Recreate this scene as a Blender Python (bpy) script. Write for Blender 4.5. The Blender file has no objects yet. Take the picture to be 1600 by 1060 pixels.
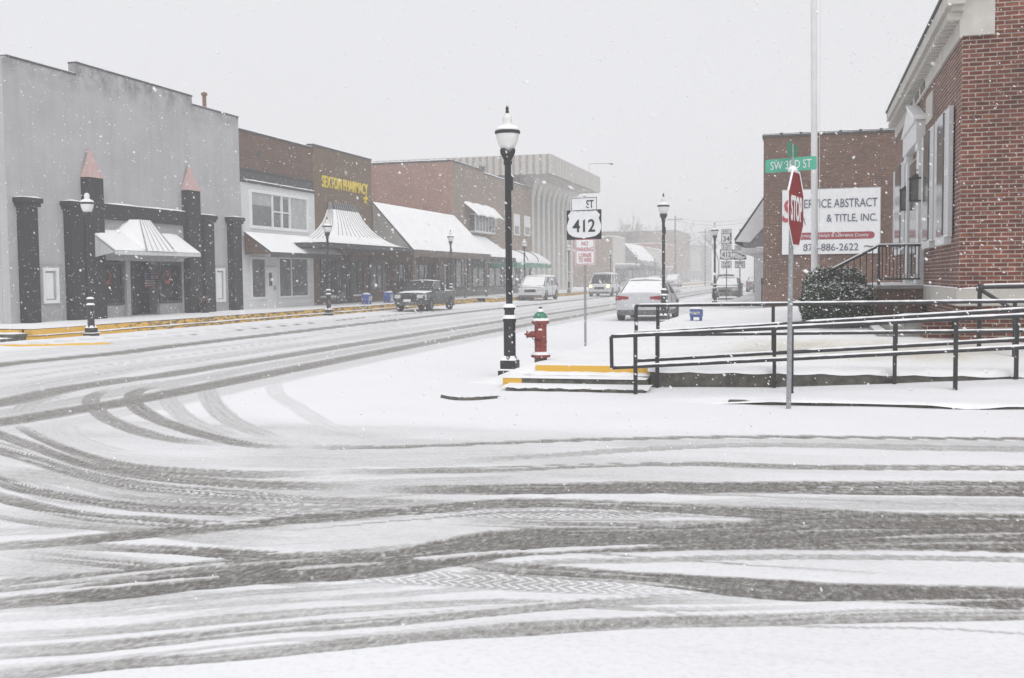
import bpy, math, random
import numpy as np
from mathutils import Vector, Matrix, Euler
R = math.radians
random.seed(7); rng = np.random.default_rng(7)
scn = bpy.context.scene
col = scn.collection

# ------------------------------------------------------------------ camera
F_, CX_, CY_ = 1650., 800., 530.
d_ = Vector((1262.-CX_, CY_-430., -F_)).normalized()          # world +Y seen by the camera
h_ = Vector((math.cos(R(.6)), math.sin(R(.6)), 0))
u_ = h_.cross(d_).normalized()
if u_.y < 0: u_ = -u_
x_ = d_.cross(u_)
RW = Matrix((x_, d_, u_))                                     # camera -> world rotation
CAM = Vector((0, 0, 1.6))
cd = bpy.data.cameras.new('camera'); cam = bpy.data.objects.new('camera', cd); col.objects.link(cam)
cam.matrix_world = Matrix.Translation(CAM) @ RW.to_4x4()
cd.sensor_width = 36; cd.lens = F_/1600*36; cd.clip_end = 3000; cd.clip_start = .05
cd.dof.use_dof = True; cd.dof.focus_distance = 22; cd.dof.aperture_fstop = 6.3
scn.camera = cam
# ------------------------------------------------------------------ sky, sun, exposure
SUN_EL, SUN_AZ = 46, 145
w = bpy.data.worlds.new('World'); scn.world = w; w.use_nodes = True
nt = w.node_tree; bg = nt.nodes['Background']
sky = nt.nodes.new('ShaderNodeTexSky'); sky.sky_type = 'NISHITA'; sky.sun_disc = False
sky.sun_elevation = R(SUN_EL); sky.sun_rotation = R(SUN_AZ); sky.dust_density = 4; sky.air_density = 1
bw = nt.nodes.new('ShaderNodeRGBToBW'); nt.links.new(sky.outputs[0], bw.inputs[0])
mx = nt.nodes.new('ShaderNodeMix'); mx.data_type = 'RGBA'; mx.inputs[0].default_value = .88   # cloud deck: evens and greys the sky
nt.links.new(bw.outputs[0], mx.inputs[6]); mx.inputs[7].default_value = (8.2, 8.25, 8.55, 1)
nt.links.new(mx.outputs[2], bg.inputs[0]); bg.inputs[1].default_value = .094
sl = bpy.data.lights.new('sun', 'SUN'); sl.energy = 1.15; sl.angle = R(40); sl.color = (1, .985, .96)
so = bpy.data.objects.new('sun', sl); col.objects.link(so)
so.rotation_euler = Euler((R(90-SUN_EL), 0, R(180-SUN_AZ)), 'XYZ')
scn.view_settings.view_transform = 'Standard'; scn.view_settings.look = 'None'
scn.view_settings.exposure = 0.2; scn.view_settings.gamma = 1
scn.cycles.volume_bounces = 3; scn.cycles.max_bounces = 6

# ------------------------------------------------------------------ measuring helpers (a pixel of the photo on a known real plane)
def ray(px, py): return RW @ Vector((px-CX_, CY_-py, -F_))
def G(px, py, z=0.): r = ray(px, py); return CAM + r*((z-CAM.z)/r.z)
def PX(px, py, X): r = ray(px, py); return CAM + r*(X/r.x)
def PY(px, py, Y): r = ray(px, py); return CAM + r*(Y/r.y)
def fr(x0, y0, x1, y1, X):                                    # rectangle on a facade plane X = const -> y0,y1,z0,z1
    a = PX(x0, (y0+y1)/2, X).y; b = PX(x1, (y0+y1)/2, X).y; c = (x0+x1)/2
    return min(a, b), max(a, b), PX(c, y1, X).z, PX(c, y0, X).z
def fy(x0, y0, x1, y1, Y):
    a = PY(x0, (y0+y1)/2, Y).x; b = PY(x1, (y0+y1)/2, Y).x; c = (x0+x1)/2
    return a, b, PY(c, y1, Y).z, PY(c, y0, Y).z
def ss(a, b, x):
    t = np.clip((np.asarray(x, float)-a)/(b-a), 0, 1); return t*t*(3-2*t)

# ------------------------------------------------------------------ materials
M = {}
def new(name):
    m = bpy.data.materials.new(name); m.use_nodes = True; t = m.node_tree
    M[name] = m; return m, t, t.nodes['Principled BSDF']
def wall_coords(t):                                           # (along the wall, height) whichever way the wall faces
    g = t.nodes.new('ShaderNodeNewGeometry'); s = t.nodes.new('ShaderNodeSeparateXYZ'); t.links.new(g.outputs['Position'], s.inputs[0])
    n = t.nodes.new('ShaderNodeSeparateXYZ'); t.links.new(g.outputs['True Normal'], n.inputs[0])
    a = t.nodes.new('ShaderNodeMath'); a.operation = 'ABSOLUTE'; t.links.new(n.outputs[0], a.inputs[0])
    c = t.nodes.new('ShaderNodeMath'); c.operation = 'GREATER_THAN'; t.links.new(a.outputs[0], c.inputs[0]); c.inputs[1].default_value = .5
    m = t.nodes.new('ShaderNodeMix'); m.data_type = 'FLOAT'; t.links.new(c.outputs[0], m.inputs[0]); t.links.new(s.outputs[0], m.inputs[2]); t.links.new(s.outputs[1], m.inputs[3])
    k = t.nodes.new('ShaderNodeCombineXYZ'); t.links.new(m.outputs[0], k.inputs[0]); t.links.new(s.outputs[2], k.inputs[1])
    return k.outputs[0]
def noise(t, vec, scale, detail=4, rough=.6):
    n = t.nodes.new('ShaderNodeTexNoise'); n.inputs['Scale'].default_value = scale; n.inputs['Detail'].default_value = detail
    n.inputs['Roughness'].default_value = rough
    if vec is not None: t.links.new(vec, n.inputs['Vector'])
    return n.outputs['Fac']
def ramp(t, fac, stops):
    r = t.nodes.new('ShaderNodeValToRGB'); e = r.color_ramp.elements
    while len(e) < len(stops): e.new(.5)
    for i, (p, c) in enumerate(stops):
        e[i].position = p; e[i].color = (c[0], c[1], c[2], 1) if not isinstance(c, (int, float)) else (c, c, c, 1)
    t.links.new(fac, r.inputs[0]); return r.outputs[0]
def mixc(t, fac, a, b, mode='MIX'):
    m = t.nodes.new('ShaderNodeMix'); m.data_type = 'RGBA'; m.blend_type = mode
    for s, v in ((0, fac), (6, a), (7, b)):
        if isinstance(v, (int, float)): m.inputs[s].default_value = v
        elif isinstance(v, tuple): m.inputs[s].default_value = (*v[:3], 1)
        else: t.links.new(v, m.inputs[s])
    return m.outputs[2]
def bump(t, b, h, dist=.01, strength=1):
    n = t.nodes.new('ShaderNodeBump'); n.inputs['Distance'].default_value = dist; n.inputs['Strength'].default_value = strength
    t.links.new(h, n.inputs['Height']); t.links.new(n.outputs[0], b.inputs['Normal'])
def pos(t): return t.nodes.new('ShaderNodeNewGeometry').outputs['Position']
def mapping(t, vec, sc):
    m = t.nodes.new('ShaderNodeMapping'); m.inputs['Scale'].default_value = sc; t.links.new(vec, m.inputs[0]); return m.outputs[0]
def plain(name, c, rough=.6, var=.25, scale=6, metal=0, bm=0, spec=.5):
    m, t, b = new(name); p = pos(t)
    f = noise(t, p, scale, 6)
    lo = tuple(v*(1-var) for v in c); hi = tuple(min(1, v*(1+var)) for v in c)
    t.links.new(ramp(t, f, [(.3, lo), (.7, hi)]), b.inputs['Base Color'])
    b.inputs['Roughness'].default_value = rough; b.inputs['Metallic'].default_value = metal; b.inputs['Specular IOR Level'].default_value = spec
    if bm: bump(t, b, noise(t, p, scale*4, 5), bm)
    return m
def brick(name, c1, c2, mortar, bw=.2, bh=.0677, ms=.008, stain=.35):
    m, t, b = new(name); k = wall_coords(t)
    n = t.nodes.new('ShaderNodeTexBrick'); t.links.new(k, n.inputs['Vector'])
    for s, v in (('Color1', c1), ('Color2', c2), ('Mortar', mortar)): n.inputs[s].default_value = (*v, 1)
    n.inputs['Scale'].default_value = 1; n.inputs['Brick Width'].default_value = bw; n.inputs['Row Height'].default_value = bh
    n.inputs['Mortar Size'].default_value = ms; n.inputs['Mortar Smooth'].default_value = .2; n.inputs['Bias'].default_value = -.1
    v = ramp(t, noise(t, mapping(t, k, (5, 15, 1)), 1, 3), [(.3, 1-stain), (.7, 1.15)])
    big = ramp(t, noise(t, k, .8, 5), [(.3, 1-stain*.7), (.7, 1.1)])
    c = mixc(t, 1, mixc(t, 1, n.outputs['Color'], v, 'MULTIPLY'), big, 'MULTIPLY')
    t.links.new(c, b.inputs['Base Color']); b.inputs['Roughness'].default_value = .85
    inv = t.nodes.new('ShaderNodeMath'); inv.operation = 'SUBTRACT'; inv.inputs[0].default_value = 1; t.links.new(n.outputs['Fac'], inv.inputs[1])
    bump(t, b, inv.outputs[0], .006)
    return m
def siding(name, c, pitch=.12, vert=False, depth=.012, dark=.8, var=.12, duty=.12):
    m, t, b = new(name); k = wall_coords(t); s = t.nodes.new('ShaderNodeSeparateXYZ'); t.links.new(k, s.inputs[0])
    d = t.nodes.new('ShaderNodeMath'); d.operation = 'DIVIDE'; t.links.new(s.outputs[0 if vert else 1], d.inputs[0]); d.inputs[1].default_value = pitch
    f = t.nodes.new('ShaderNodeMath'); f.operation = 'FRACT'; t.links.new(d.outputs[0], f.inputs[0])
    g = ramp(t, f.outputs[0], [(0, dark), (duty, dark if duty > .2 else 1), (min(1, duty+.08), 1)])
    v = ramp(t, noise(t, k, 2.5, 5), [(.3, 1-var), (.7, 1)])
    t.links.new(mixc(t, 1, mixc(t, 1, (*c,), g, 'MULTIPLY'), v, 'MULTIPLY'), b.inputs['Base Color'])
    b.inputs['Roughness'].default_value = .7; bump(t, b, f.outputs[0], depth)
    return m
def snowmat(name, spots=True):
    m, t, b = new(name); p = pos(t)
    t.links.new(ramp(t, noise(t, p, 1.3, 5), [(.3, (.83, .835, .85)), (.7, (.9, .9, .905))]), b.inputs['Base Color'])
    b.inputs['Roughness'].default_value = .75; b.inputs['Specular IOR Level'].default_value = .2
    bump(t, b, noise(t, p, 22, 6), .006)
    return m
snowmat('snow')
brick('brick_red', (.155, .036, .022), (.29, .085, .048), (.47, .43, .37), ms=.009, stain=.55)
brick('brick_brown', (.125, .064, .040), (.20, .105, .066), (.16, .12, .095), stain=.35)
brick('brick_tan', (.16, .10, .06), (.21, .135, .08), (.16, .125, .09), stain=.3)
brick('brick_pink', (.34, .17, .13), (.42, .22, .17), (.34, .24, .20), stain=.25)
brick('brick_grey', (.27, .20, .155), (.32, .24, .185), (.26, .21, .17), stain=.25)
brick('brick_wall', (.125, .056, .032), (.21, .10, .058), (.19, .145, .12), stain=.35)
plain('black_metal', (.018, .018, .02), .45, .3, 30)
plain('black_paint', (.016, .016, .018), .8, .3, 8, bm=.002)
plain('dark_grey', (.055, .055, .06), .7, .3, 5)
plain('grey_trim', (.33, .33, .335), .7, .15, 5)
plain('white_paint', (.72, .725, .73), .55, .06, 3)
plain('cream_stone', (.50, .48, .44), .8, .12, 3, bm=.002)
plain('pale_stone', (.58, .565, .53), .8, .1, 3)
plain('concrete', (.30, .29, .27), .85, .3, 6, bm=.004)
plain('wet_concrete', (.085, .08, .066), .7, .6, 9, bm=.01)
plain('galvanised', (.33, .34, .35), .4, .2, 25, metal=.6)
plain('rubber', (.025, .025, .027), .8, .3, 20)
plain('alloy', (.25, .25, .26), .4, .2, 20, metal=.6)
plain('pink_tip', (.50, .345, .335), .7, .15, 8)
plain('red_hydrant', (.22, .036, .028), .5, .35, 18, bm=.003)
plain('green_hydrant', (.05, .22, .14), .5, .3, 20)
plain('sign_white', (.74, .75, .76), .5, .05, 6)
plain('sign_green', (.09, .40, .28), .5, .08, 6)
plain('sign_red', (.22, .012, .018), .5, .15, 12)
plain('letter_black', (.02, .02, .022), .5, .1, 10)
plain('letter_navy', (.05, .06, .11), .5, .1, 10)
plain('letter_red', (.42, .02, .035), .5, .1, 10)
plain('banner_red', (.28, .03, .04), .5, .1, 6)
plain('letter_yellow', (.75, .58, .04), .5, .1, 6)
plain('blue_plastic', (.04, .09, .32), .5, .3, 15)
plain('car_white', (.62, .63, .64), .3, .06, 4)
plain('car_silver', (.52, .53, .55), .3, .1, 3)
plain('car_dark', (.035, .045, .045), .35, .5, 6)
plain('car_grey', (.17, .17, .175), .35, .3, 5)
plain('grime', (.10, .10, .10), .8, .5, 12)
plain('tail_red', (.25, .008, .012), .25, .1, 10)
plain('amber', (.6, .22, .03), .3, .1, 10)
plain('lens_clear', (.55, .56, .56), .15, .1, 10)
plain('globe_glass', (.72, .72, .71), .3, .04, 5)
plain('glass_dark', (.015, .016, .018), .08, .3, 3, spec=.6)
plain('glass_grey', (.10, .105, .11), .12, .4, 2, spec=.6)
plain('glass_pale', (.33, .35, .345), .2, .2, 2, spec=.5)
plain('lantern_glass', (.13, .14, .125), .3, .2, 12)
plain('bark', (.10, .08, .065), .9, .3, 10)
plain('wood_door', (.12, .09, .07), .6, .3, 6)
plain('rust_pipe', (.22, .10, .07), .8, .3, 10)
plain('flag_red', (.45, .05, .06), .7, .1, 10); plain('flag_white', (.7, .7, .7), .7, .05, 10); plain('flag_blue', (.05, .07, .22), .7, .1, 10)
plain('wreath_green', (.035, .07, .04), .9, .4, 30); plain('wreath_red', (.35, .04, .05), .6, .3, 30)
siding('white_siding', (.70, .71, .72), .11)
siding('metal_rib_grey', (.62, .63, .64), .3, True, .02, .75)
siding('fluted_concrete', (.56, .54, .50), .62, True, .10, .6, .1, .4)
siding('shutter_louvre', (.70, .71, .72), .055, False, .02, .55, .05)
siding('grey_panel', (.24, .235, .23), .4, True, .01, .8)
siding('shingles', (.30, .29, .28), .16, False, .02, .6)
# weathered stucco with stains running from the coping
m, t, b = new('grey_stucco'); k = wall_coords(t); s = t.nodes.new('ShaderNodeSeparateXYZ'); t.links.new(k, s.inputs[0])
base = ramp(t, noise(t, k, .45, 6), [(.3, (.39, .39, .397)), (.7, (.455, .455, .46))])
streak = ramp(t, noise(t, mapping(t, k, (2.2, .18, 1)), 1, 6, .7), [(.42, 1.0), (.75, .84)])
patch = ramp(t, noise(t, mapping(t, k, (.5, .9, 1)), 1.5, 7), [(.3, .94), (.6, 1.02)])
mr = t.nodes.new('ShaderNodeMapRange'); t.links.new(s.outputs[1], mr.inputs[0]); mr.inputs[1].default_value = 8.1; mr.inputs[2].default_value = 8.9
dirt = t.nodes.new('ShaderNodeMath'); dirt.operation = 'MULTIPLY'; t.links.new(mr.outputs[0], dirt.inputs[0])
t.links.new(ramp(t, noise(t, mapping(t, k, (1.6, 1.2, 1)), 1, 7, .75), [(.42, 0.), (.6, .8)]), dirt.inputs[1])
c = mixc(t, 1, mixc(t, 1, base, streak, 'MULTIPLY'), patch, 'MULTIPLY')
t.links.new(mixc(t, dirt.outputs[0], c, (.15, .14, .135)), b.inputs['Base Color']); b.inputs['Roughness'].default_value = .9
bump(t, b, noise(t, k, 14, 6), .004)
# yellow kerb paint, worn through to dark concrete (denser wear further up the street)
m, t, b = new('kerb_yellow'); p = pos(t); s = t.nodes.new('ShaderNodeSeparateXYZ'); t.links.new(p, s.inputs[0])
f = noise(t, mapping(t, p, (2.2, 2.2, 9)), 1.2, 8, .75)
mr = t.nodes.new('ShaderNodeMapRange'); t.links.new(s.outputs[1], mr.inputs[0]); mr.inputs[1].default_value = 25; mr.inputs[2].default_value = 31; mr.inputs[3].default_value = -.14; mr.inputs[4].default_value = .04
a = t.nodes.new('ShaderNodeMath'); a.operation = 'ADD'; t.links.new(f, a.inputs[0]); t.links.new(mr.outputs[0], a.inputs[1])
t.links.new(ramp(t, a.outputs[0], [(.5, (.70, .42, .06)), (.58, (.12, .105, .08))]), b.inputs['Base Color']); b.inputs['Roughness'].default_value = .8

# ------------------------------------------------------------------ mesh builder
class MB:
    def __init__(s): s.v = []; s.f = []
    def add(s, vs, fs):
        n = len(s.v); s.v += [tuple(v) for v in vs]; s.f += [tuple(i+n for i in f) for f in fs]; return s
    def box(s, x0, x1, y0, y1, z0, z1):
        x0, x1 = sorted((x0, x1)); y0, y1 = sorted((y0, y1)); z0, z1 = sorted((z0, z1))
        return s.add([(x0,y0,z0),(x1,y0,z0),(x1,y1,z0),(x0,y1,z0),(x0,y0,z1),(x1,y0,z1),(x1,y1,z1),(x0,y1,z1)],
                     [(0,3,2,1),(4,5,6,7),(0,1,5,4),(1,2,6,5),(2,3,7,6),(3,0,4,7)])
    def hexa(s, b, tp):                                       # 4 bottom points, 4 top points
        return s.add(list(b)+list(tp), [(0,3,2,1),(4,5,6,7),(0,1,5,4),(1,2,6,5),(2,3,7,6),(3,0,4,7)])
    def prism(s, pts, off):                                   # planar polygon swept by off
        n = len(pts); o = Vector(off)
        return s.add([Vector(p) for p in pts]+[Vector(p)+o for p in pts],
                     [tuple(range(n))[::-1], tuple(range(n, 2*n))]+[(i, (i+1) % n, n+(i+1) % n, n+i) for i in range(n)])
    def tube(s, pts, r, n=8, cap=True):
        pts = [Vector(p) for p in pts]; rs = r if isinstance(r, (list, tuple)) else [r]*len(pts); rings = []
        for i, p in enumerate(pts):
            d = (pts[min(i+1, len(pts)-1)]-pts[max(i-1, 0)]).normalized()
            a = d.cross(Vector((0,0,1)) if abs(d.z) < .9 else Vector((1,0,0))).normalized(); c = d.cross(a)
            rings.append([p+(a*math.cos(2*math.pi*k/n)+c*math.sin(2*math.pi*k/n))*rs[i] for k in range(n)])
        fs = [(i*n+k, i*n+(k+1) % n, (i+1)*n+(k+1) % n, (i+1)*n+k) for i in range(len(pts)-1) for k in range(n)]
        if cap: fs += [tuple(range(n))[::-1], tuple(range((len(pts)-1)*n, len(pts)*n))]
        return s.add([v for r_ in rings for v in r_], fs)
    def lathe(s, prof, c=(0,0,0), n=20, flute=0):
        vs = []; fs = []
        for r, z in prof:
            for k in range(n):
                rr = r*(1-flute*(k % 2)); a = 2*math.pi*k/n
                vs.append((c[0]+rr*math.cos(a), c[1]+rr*math.sin(a), c[2]+z))
        for i in range(len(prof)-1):
            for k in range(n): fs.append((i*n+k, i*n+(k+1) % n, (i+1)*n+(k+1) % n, (i+1)*n+k))
        fs += [tuple(range(n))[::-1], tuple(range((len(prof)-1)*n, len(prof)*n))]
        return s.add(vs, fs)
    def loft(s, rings, closed=True):
        n = len(rings[0]); vs = [v for r_ in rings for v in r_]
        fs = [(i*n+k, i*n+(k+1) % n, (i+1)*n+(k+1) % n, (i+1)*n+k) for i in range(len(rings)-1) for k in range(n if closed else n-1)]
        if closed: fs += [tuple(range(n))[::-1], tuple(range((len(rings)-1)*n, len(rings)*n))]
        return s.add(vs, fs)
    def grid(s, P):                                           # P[i][j] points
        a, b_ = len(P), len(P[0])
        return s.add([p for r_ in P for p in r_], [(i*b_+j, (i+1)*b_+j, (i+1)*b_+j+1, i*b_+j+1) for i in range(a-1) for j in range(b_-1)])
    def build(s, name, mat, parent=None, off=None, smooth=False, bevel=0):
        if off is None: off = parent.location if parent is not None else Vector((0,0,0))
        me = bpy.data.meshes.new(name); me.from_pydata([Vector(v)-Vector(off) for v in s.v], [], s.f); me.update()
        import bmesh
        b = bmesh.new(); b.from_mesh(me); bmesh.ops.recalc_face_normals(b, faces=b.faces); b.to_mesh(me); b.free()
        if smooth:
            me.polygons.foreach_set('use_smooth', [True]*len(me.polygons))
            if smooth != 'all': me.set_sharp_from_angle(angle=R(40))
        me.materials.append(M[mat] if isinstance(mat, str) else mat)
        o = bpy.data.objects.new(name, me); col.objects.link(o)
        if parent is not None: o.parent = parent
        if bevel:
            md = o.modifiers.new('bevel', 'BEVEL'); md.width = bevel; md.segments = 2; md.limit_method = 'ANGLE'
        return o
Z0 = (0, 0, 0)
def tag(o, label, cat, group=None):
    o['label'] = label; o['category'] = cat
    if group: o['group'] = group
    return o
def thing(name, label, cat, loc=Z0, rz=0, group=None):
    o = bpy.data.objects.new(name, None); col.objects.link(o); o.location = loc; o.rotation_euler = (0, 0, rz); o.empty_display_size = .3
    return tag(o, label, cat, group)
def struct(o, kind='structure'): o['kind'] = kind; return o
def copy_thing(root, loc, label, rz=None):
    r = root.copy(); col.objects.link(r); r.location = loc; r['label'] = label
    if rz is not None: r.rotation_euler = (0, 0, rz)
    for ch in [c for c in bpy.data.objects if c.parent == root]:
        c = ch.copy(); col.objects.link(c); c.parent = r
        for g in [q for q in bpy.data.objects if q.parent == ch]:
            e = g.copy(); col.objects.link(e); e.parent = c
    return r
def text(s, name, mat, parent, o, r, u, width, height, depth=.004, shear=0, off=None, bold=0):
    cu = bpy.data.curves.new('tmp', 'FONT'); cu.body = s; cu.align_x = 'CENTER'; cu.extrude = .5; cu.resolution_u = 3; cu.shear = shear; cu.offset = bold
    ob = bpy.data.objects.new('tmp', cu); col.objects.link(ob); bpy.context.view_layer.update()
    me = bpy.data.meshes.new_from_object(ob.evaluated_get(bpy.context.evaluated_depsgraph_get())); bpy.data.objects.remove(ob)
    v = np.array([q.co[:] for q in me.vertices]); lo, hi = v.min(0), v.max(0)
    v = (v-(lo+hi)/2)/(hi-lo); v[:, 0] *= width; v[:, 1] *= height; v[:, 2] *= depth
    r = Vector(r).normalized(); u = Vector(u).normalized(); n = r.cross(u)
    off = parent.location if off is None else Vector(off)
    for q, p in zip(me.vertices, v): q.co = Vector(o)-off+r*p[0]+u*p[1]+n*p[2]
    me.update(); me.materials.clear(); me.materials.append(M[mat]); me.name = name
    ob = bpy.data.objects.new(name, me); col.objects.link(ob); ob.parent = parent; return ob
def snow_strip(mb, x0, x1, y0, y1, z, h=.05, seg=.5, jit=.35):
    """lumpy pillow of snow lying on a flat top"""
    nx = max(3, int((x1-x0)/seg)+1); ny = max(3, int((y1-y0)/seg)+1)
    P = []
    for i in range(nx+1):
        row = []
        for j in range(ny+1):
            e = min(i, nx-i, j, ny-j)
            row.append((x0+(x1-x0)*i/nx, y0+(y1-y0)*j/ny, z+(0 if e == 0 else h*(1+random.uniform(-jit, jit)))))
        P.append(row)
    return mb.grid(P)

# ================================================================== THE STREET (one snow sheet with tyre tracks)
def cr(P, n=10):                                              # catmull-rom through rows of P
    P = np.asarray(P, float); Q = np.vstack([2*P[0]-P[1], P, 2*P[-1]-P[-2]]); out = []
    for i in range(1, len(Q)-2):
        for k in range(n):
            t = k/n; a, b, c, d = Q[i-1], Q[i], Q[i+1], Q[i+2]
            out.append(.5*((2*b)+(c-a)*t+(2*a-5*b+4*c-d)*t*t+(3*b-a-3*c+d)*t**3))
    out.append(P[-1]); return np.array(out)
# bands measured on the photo as (x, upper edge, lower edge), laid on the ground as real curves with real widths: strength, tread, rows
BANDS = [
 (.6,0,[(-200,1060,1082),(0,1046,1067),(200,1029,1046),(400,1012,1032),(600,992,1011),(800,973,995),(1000,964,984),(1200,957,978),(1400,949,972),(1620,948,968)]),
 (.58,0,[(-150,1025,1045),(0,1011,1031),(200,997,1015),(400,977,995),(600,962,980),(800,945,960),(1000,932,947),(1200,926,943)]),
 (.42,0,[(-100,992,1012),(0,985,1004),(200,975,989),(400,956,971),(600,942,954),(800,936,944),(1000,950,956),(1300,942,950)]),
 (1.,0,[(640,876,884),(740,878,888),(800,880,898),(1000,892,912),(1200,902,936),(1400,911,941),(1640,917,955)]),
 (.5,1,[(480,889,899),(600,891,910),(800,897,922),(1000,909,931),(1110,918,932)]),
 (1.,0,[(-150,955,978),(0,932,952),(200,906,935),(400,884,914),(600,862,902),(800,826,872),(1000,821,862),(1200,812,858),(1400,802,860),(1640,802,864)]),
 (.85,0,[(-150,915,940),(0,905,926),(200,890,906),(350,874,890),(500,862,880),(700,845,866)]),
 (.9,0,[(20,860,872),(60,862,878),(150,872,886),(260,880,896),(420,880,900)]),
 (.9,0,[(70,850,858),(150,850,862),(280,853,868),(450,862,880),(600,860,884),(800,840,866)]),
 (.9,0,[(-100,857,872),(0,848,862),(150,835,850),(300,819,835),(450,804,819),(650,790,804),(800,778,794),(1000,785,798),(1200,792,812),(1400,800,824),(1640,806,830)]),
 (.5,1,[(560,798,806),(700,796,808),(850,796,810),(1050,797,809),(1200,802,812)]),
 (1.,0,[(560,760,770),(800,756,773),(1000,752,772),(1200,752,772),(1400,752,774),(1640,752,776)]),
 (.7,0,[(500,733,742),(650,731,739),(800,728,735),(1050,721,728),(1300,726,734),(1640,728,736)]),
 (.45,0,[(640,722,728),(800,712,719),(1000,699,706),(1200,692,699),(1400,694,703),(1640,697,707)]),
 (.8,0,[(455,695,703),(560,696,702),(640,696,700),(800,690,694),(1000,683,687),(1200,681,685),(1640,683,687)]),
 (.28,0,[(850,692,703),(1100,686,697),(1640,687,702)]),
 (.30,0,[(800,800,830),(1200,778,800),(1640,778,800)]),
 (.55,0,[(150,760,785),(400,772,800),(600,778,800),(800,785,800)]),
 (.75,0,[(700,800,822),(900,812,828),(1200,812,830)]),
 (.4,0,[(-50,790,806),(100,806,822),(300,828,848),(500,840,860)]),
 (.36,0,[(-80,715,748),(100,737,762),(250,764,788),(450,782,800),(600,784,796)]), (.32,0,[(-80,786,806),(150,802,830),(350,826,846),(520,838,852)]),
 (.32,0,[(200,740,762),(450,752,778),(700,744,766),(950,738,752)]), (.26,0,[(280,700,730),(500,703,732),(700,706,728),(950,708,720)]), (.4,0,[(-80,845,905),(100,862,905),(300,880,905)]), (.3,0,[(-80,940,960),(300,925,945),(600,912,925)]),
 # arcs of the turning traffic: left part
 (.75,0,[(25,658,670),(65,679,691),(125,703,716),(190,721,733),(280,731,743),(400,736,748),(520,733,744)]),
 (.8,0,[(-60,655,668),(0,673,687),(50,691,704),(100,709,722),(150,724,737),(225,737,750),(300,745,757),(420,752,765),(600,757,769)]),
 (.85,1,[(-80,675,690),(0,698,712),(50,710,725),(125,733,748),(225,753,768),(350,764,778),(460,774,788),(560,780,792)]),
 (.9,1,[(-60,720,738),(0,743,758),(40,757,772),(150,777,789),(250,788,801),(400,792,806),(560,790,803)]),
 (.8,0,[(-60,755,770),(0,770,786),(75,787,802),(150,800,815),(250,808,822),(350,814,828),(480,815,830)]),
 (.6,0,[(-60,832,846),(0,825,838),(100,819,834),(190,814,826)]),
]
# narrow marks by centre line with a width in metres: strength, width, points
LINES = [
 (.16,.26,[(490,572),(440,590),(430,612),(470,640),(520,668),(600,690)]), (.35,.30,[(380,583),(332,598),(325,616),(350,650),(400,675),(460,693)]),
 (.32,.28,[(310,592),(268,606),(262,622),(285,650),(330,673),(400,693)]), (.75,.24,[(250,600),(212,613),(208,628),(235,650),(280,668),(340,685),(400,697),(490,700)]),
 (.65,.24,[(180,606),(148,617),(143,630),(165,652),(210,672),(275,688),(360,697)]), (.25,.5,[(75,655),(100,685),(150,705),(235,718)]),
 (.35,.3,[(150,626),(172,614),(220,602),(330,588),(430,574)]), (.4,.28,[(28,655),(34,640),(60,626),(140,612)]),
 (.3,.22,[(-40,625),(0,612),(40,600),(110,588),(200,577)]),
 (.35,.12,[(0,598),(100,580),(200,566),(320,551),(500,524)]), (.4,.12,[(0,613),(60,601),(120,590),(200,578),(320,562),(520,532)]),
]
def gp(px, py):
    q = G(px, py); return (q.x, q.y)
tracks = []                                                   # pts(N,2), halfwidth(N), strength, tread, soft
for st, tr, rows in BANDS:
    A = np.array([gp(x, a) for x, a, b_ in rows]); B = np.array([gp(x, b_) for x, a, b_ in rows]); Cn = (A+B)/2
    if rows[-1][0] >= 1600:                                   # carries on out of the picture
        A = np.vstack([A, A[-1]+(A[-1]-A[-2])/np.linalg.norm(A[-1]-A[-2])*4]); B = np.vstack([B, B[-1]+(B[-1]-B[-2])/np.linalg.norm(B[-1]-B[-2])*4]); Cn = (A+B)/2
    T = np.gradient(Cn, axis=0); T /= np.linalg.norm(T, axis=1)[:, None]; N = np.stack([-T[:, 1], T[:, 0]], 1)
    hw = np.abs(((A-B)*N).sum(1))/2
    q = cr(np.column_stack([Cn, hw])); tracks.append((q[:, :2], q[:, 2], st, tr))
for st, wd, rows in LINES:
    q = cr([gp(x, y) for x, y in rows]); tracks.append((q, np.full(len(q), wd/2), st, 0))
def lane(px, wd, st, x0=None):                                # main-street ruts: follow the street
    pts = [gp(*p) for p in px]; X = pts[-1][0]
    q = cr(pts+[(X-.05, pts[-1][1]+25), (X-.1, 120), (X-.2, 260)], 12)
    tracks.append((q, np.full(len(q), wd/2), st, 0, 1))
lane([(-120,588),(0,570),(100,560),(200,550),(320,535),(700,491)], .8, .9)
lane([(-120,646),(0,630),(100,608),(200,593),(320,576),(700,515)], .7, .8)
lane([(-120,676),(0,660),(100,643),(200,627),(320,604),(700,530)], .7, .85)
lane([(-120,598),(0,583),(200,560),(320,545),(700,500)], .3, .3)
lane([(-120,660),(0,645),(200,611),(700,522)], .75, .36); lane([(-120,630),(0,612),(200,577),(320,560),(700,507)], 1.1, .30); lane([(-120,690),(0,676),(200,642),(700,538)], .7, .24)
tracks.append((np.array([(-20.0-.0, 20.), (-19.2, 27.), (-17.4, 60.), (-17.4, 200.)]), np.full(4, .18), .22, 0))

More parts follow.
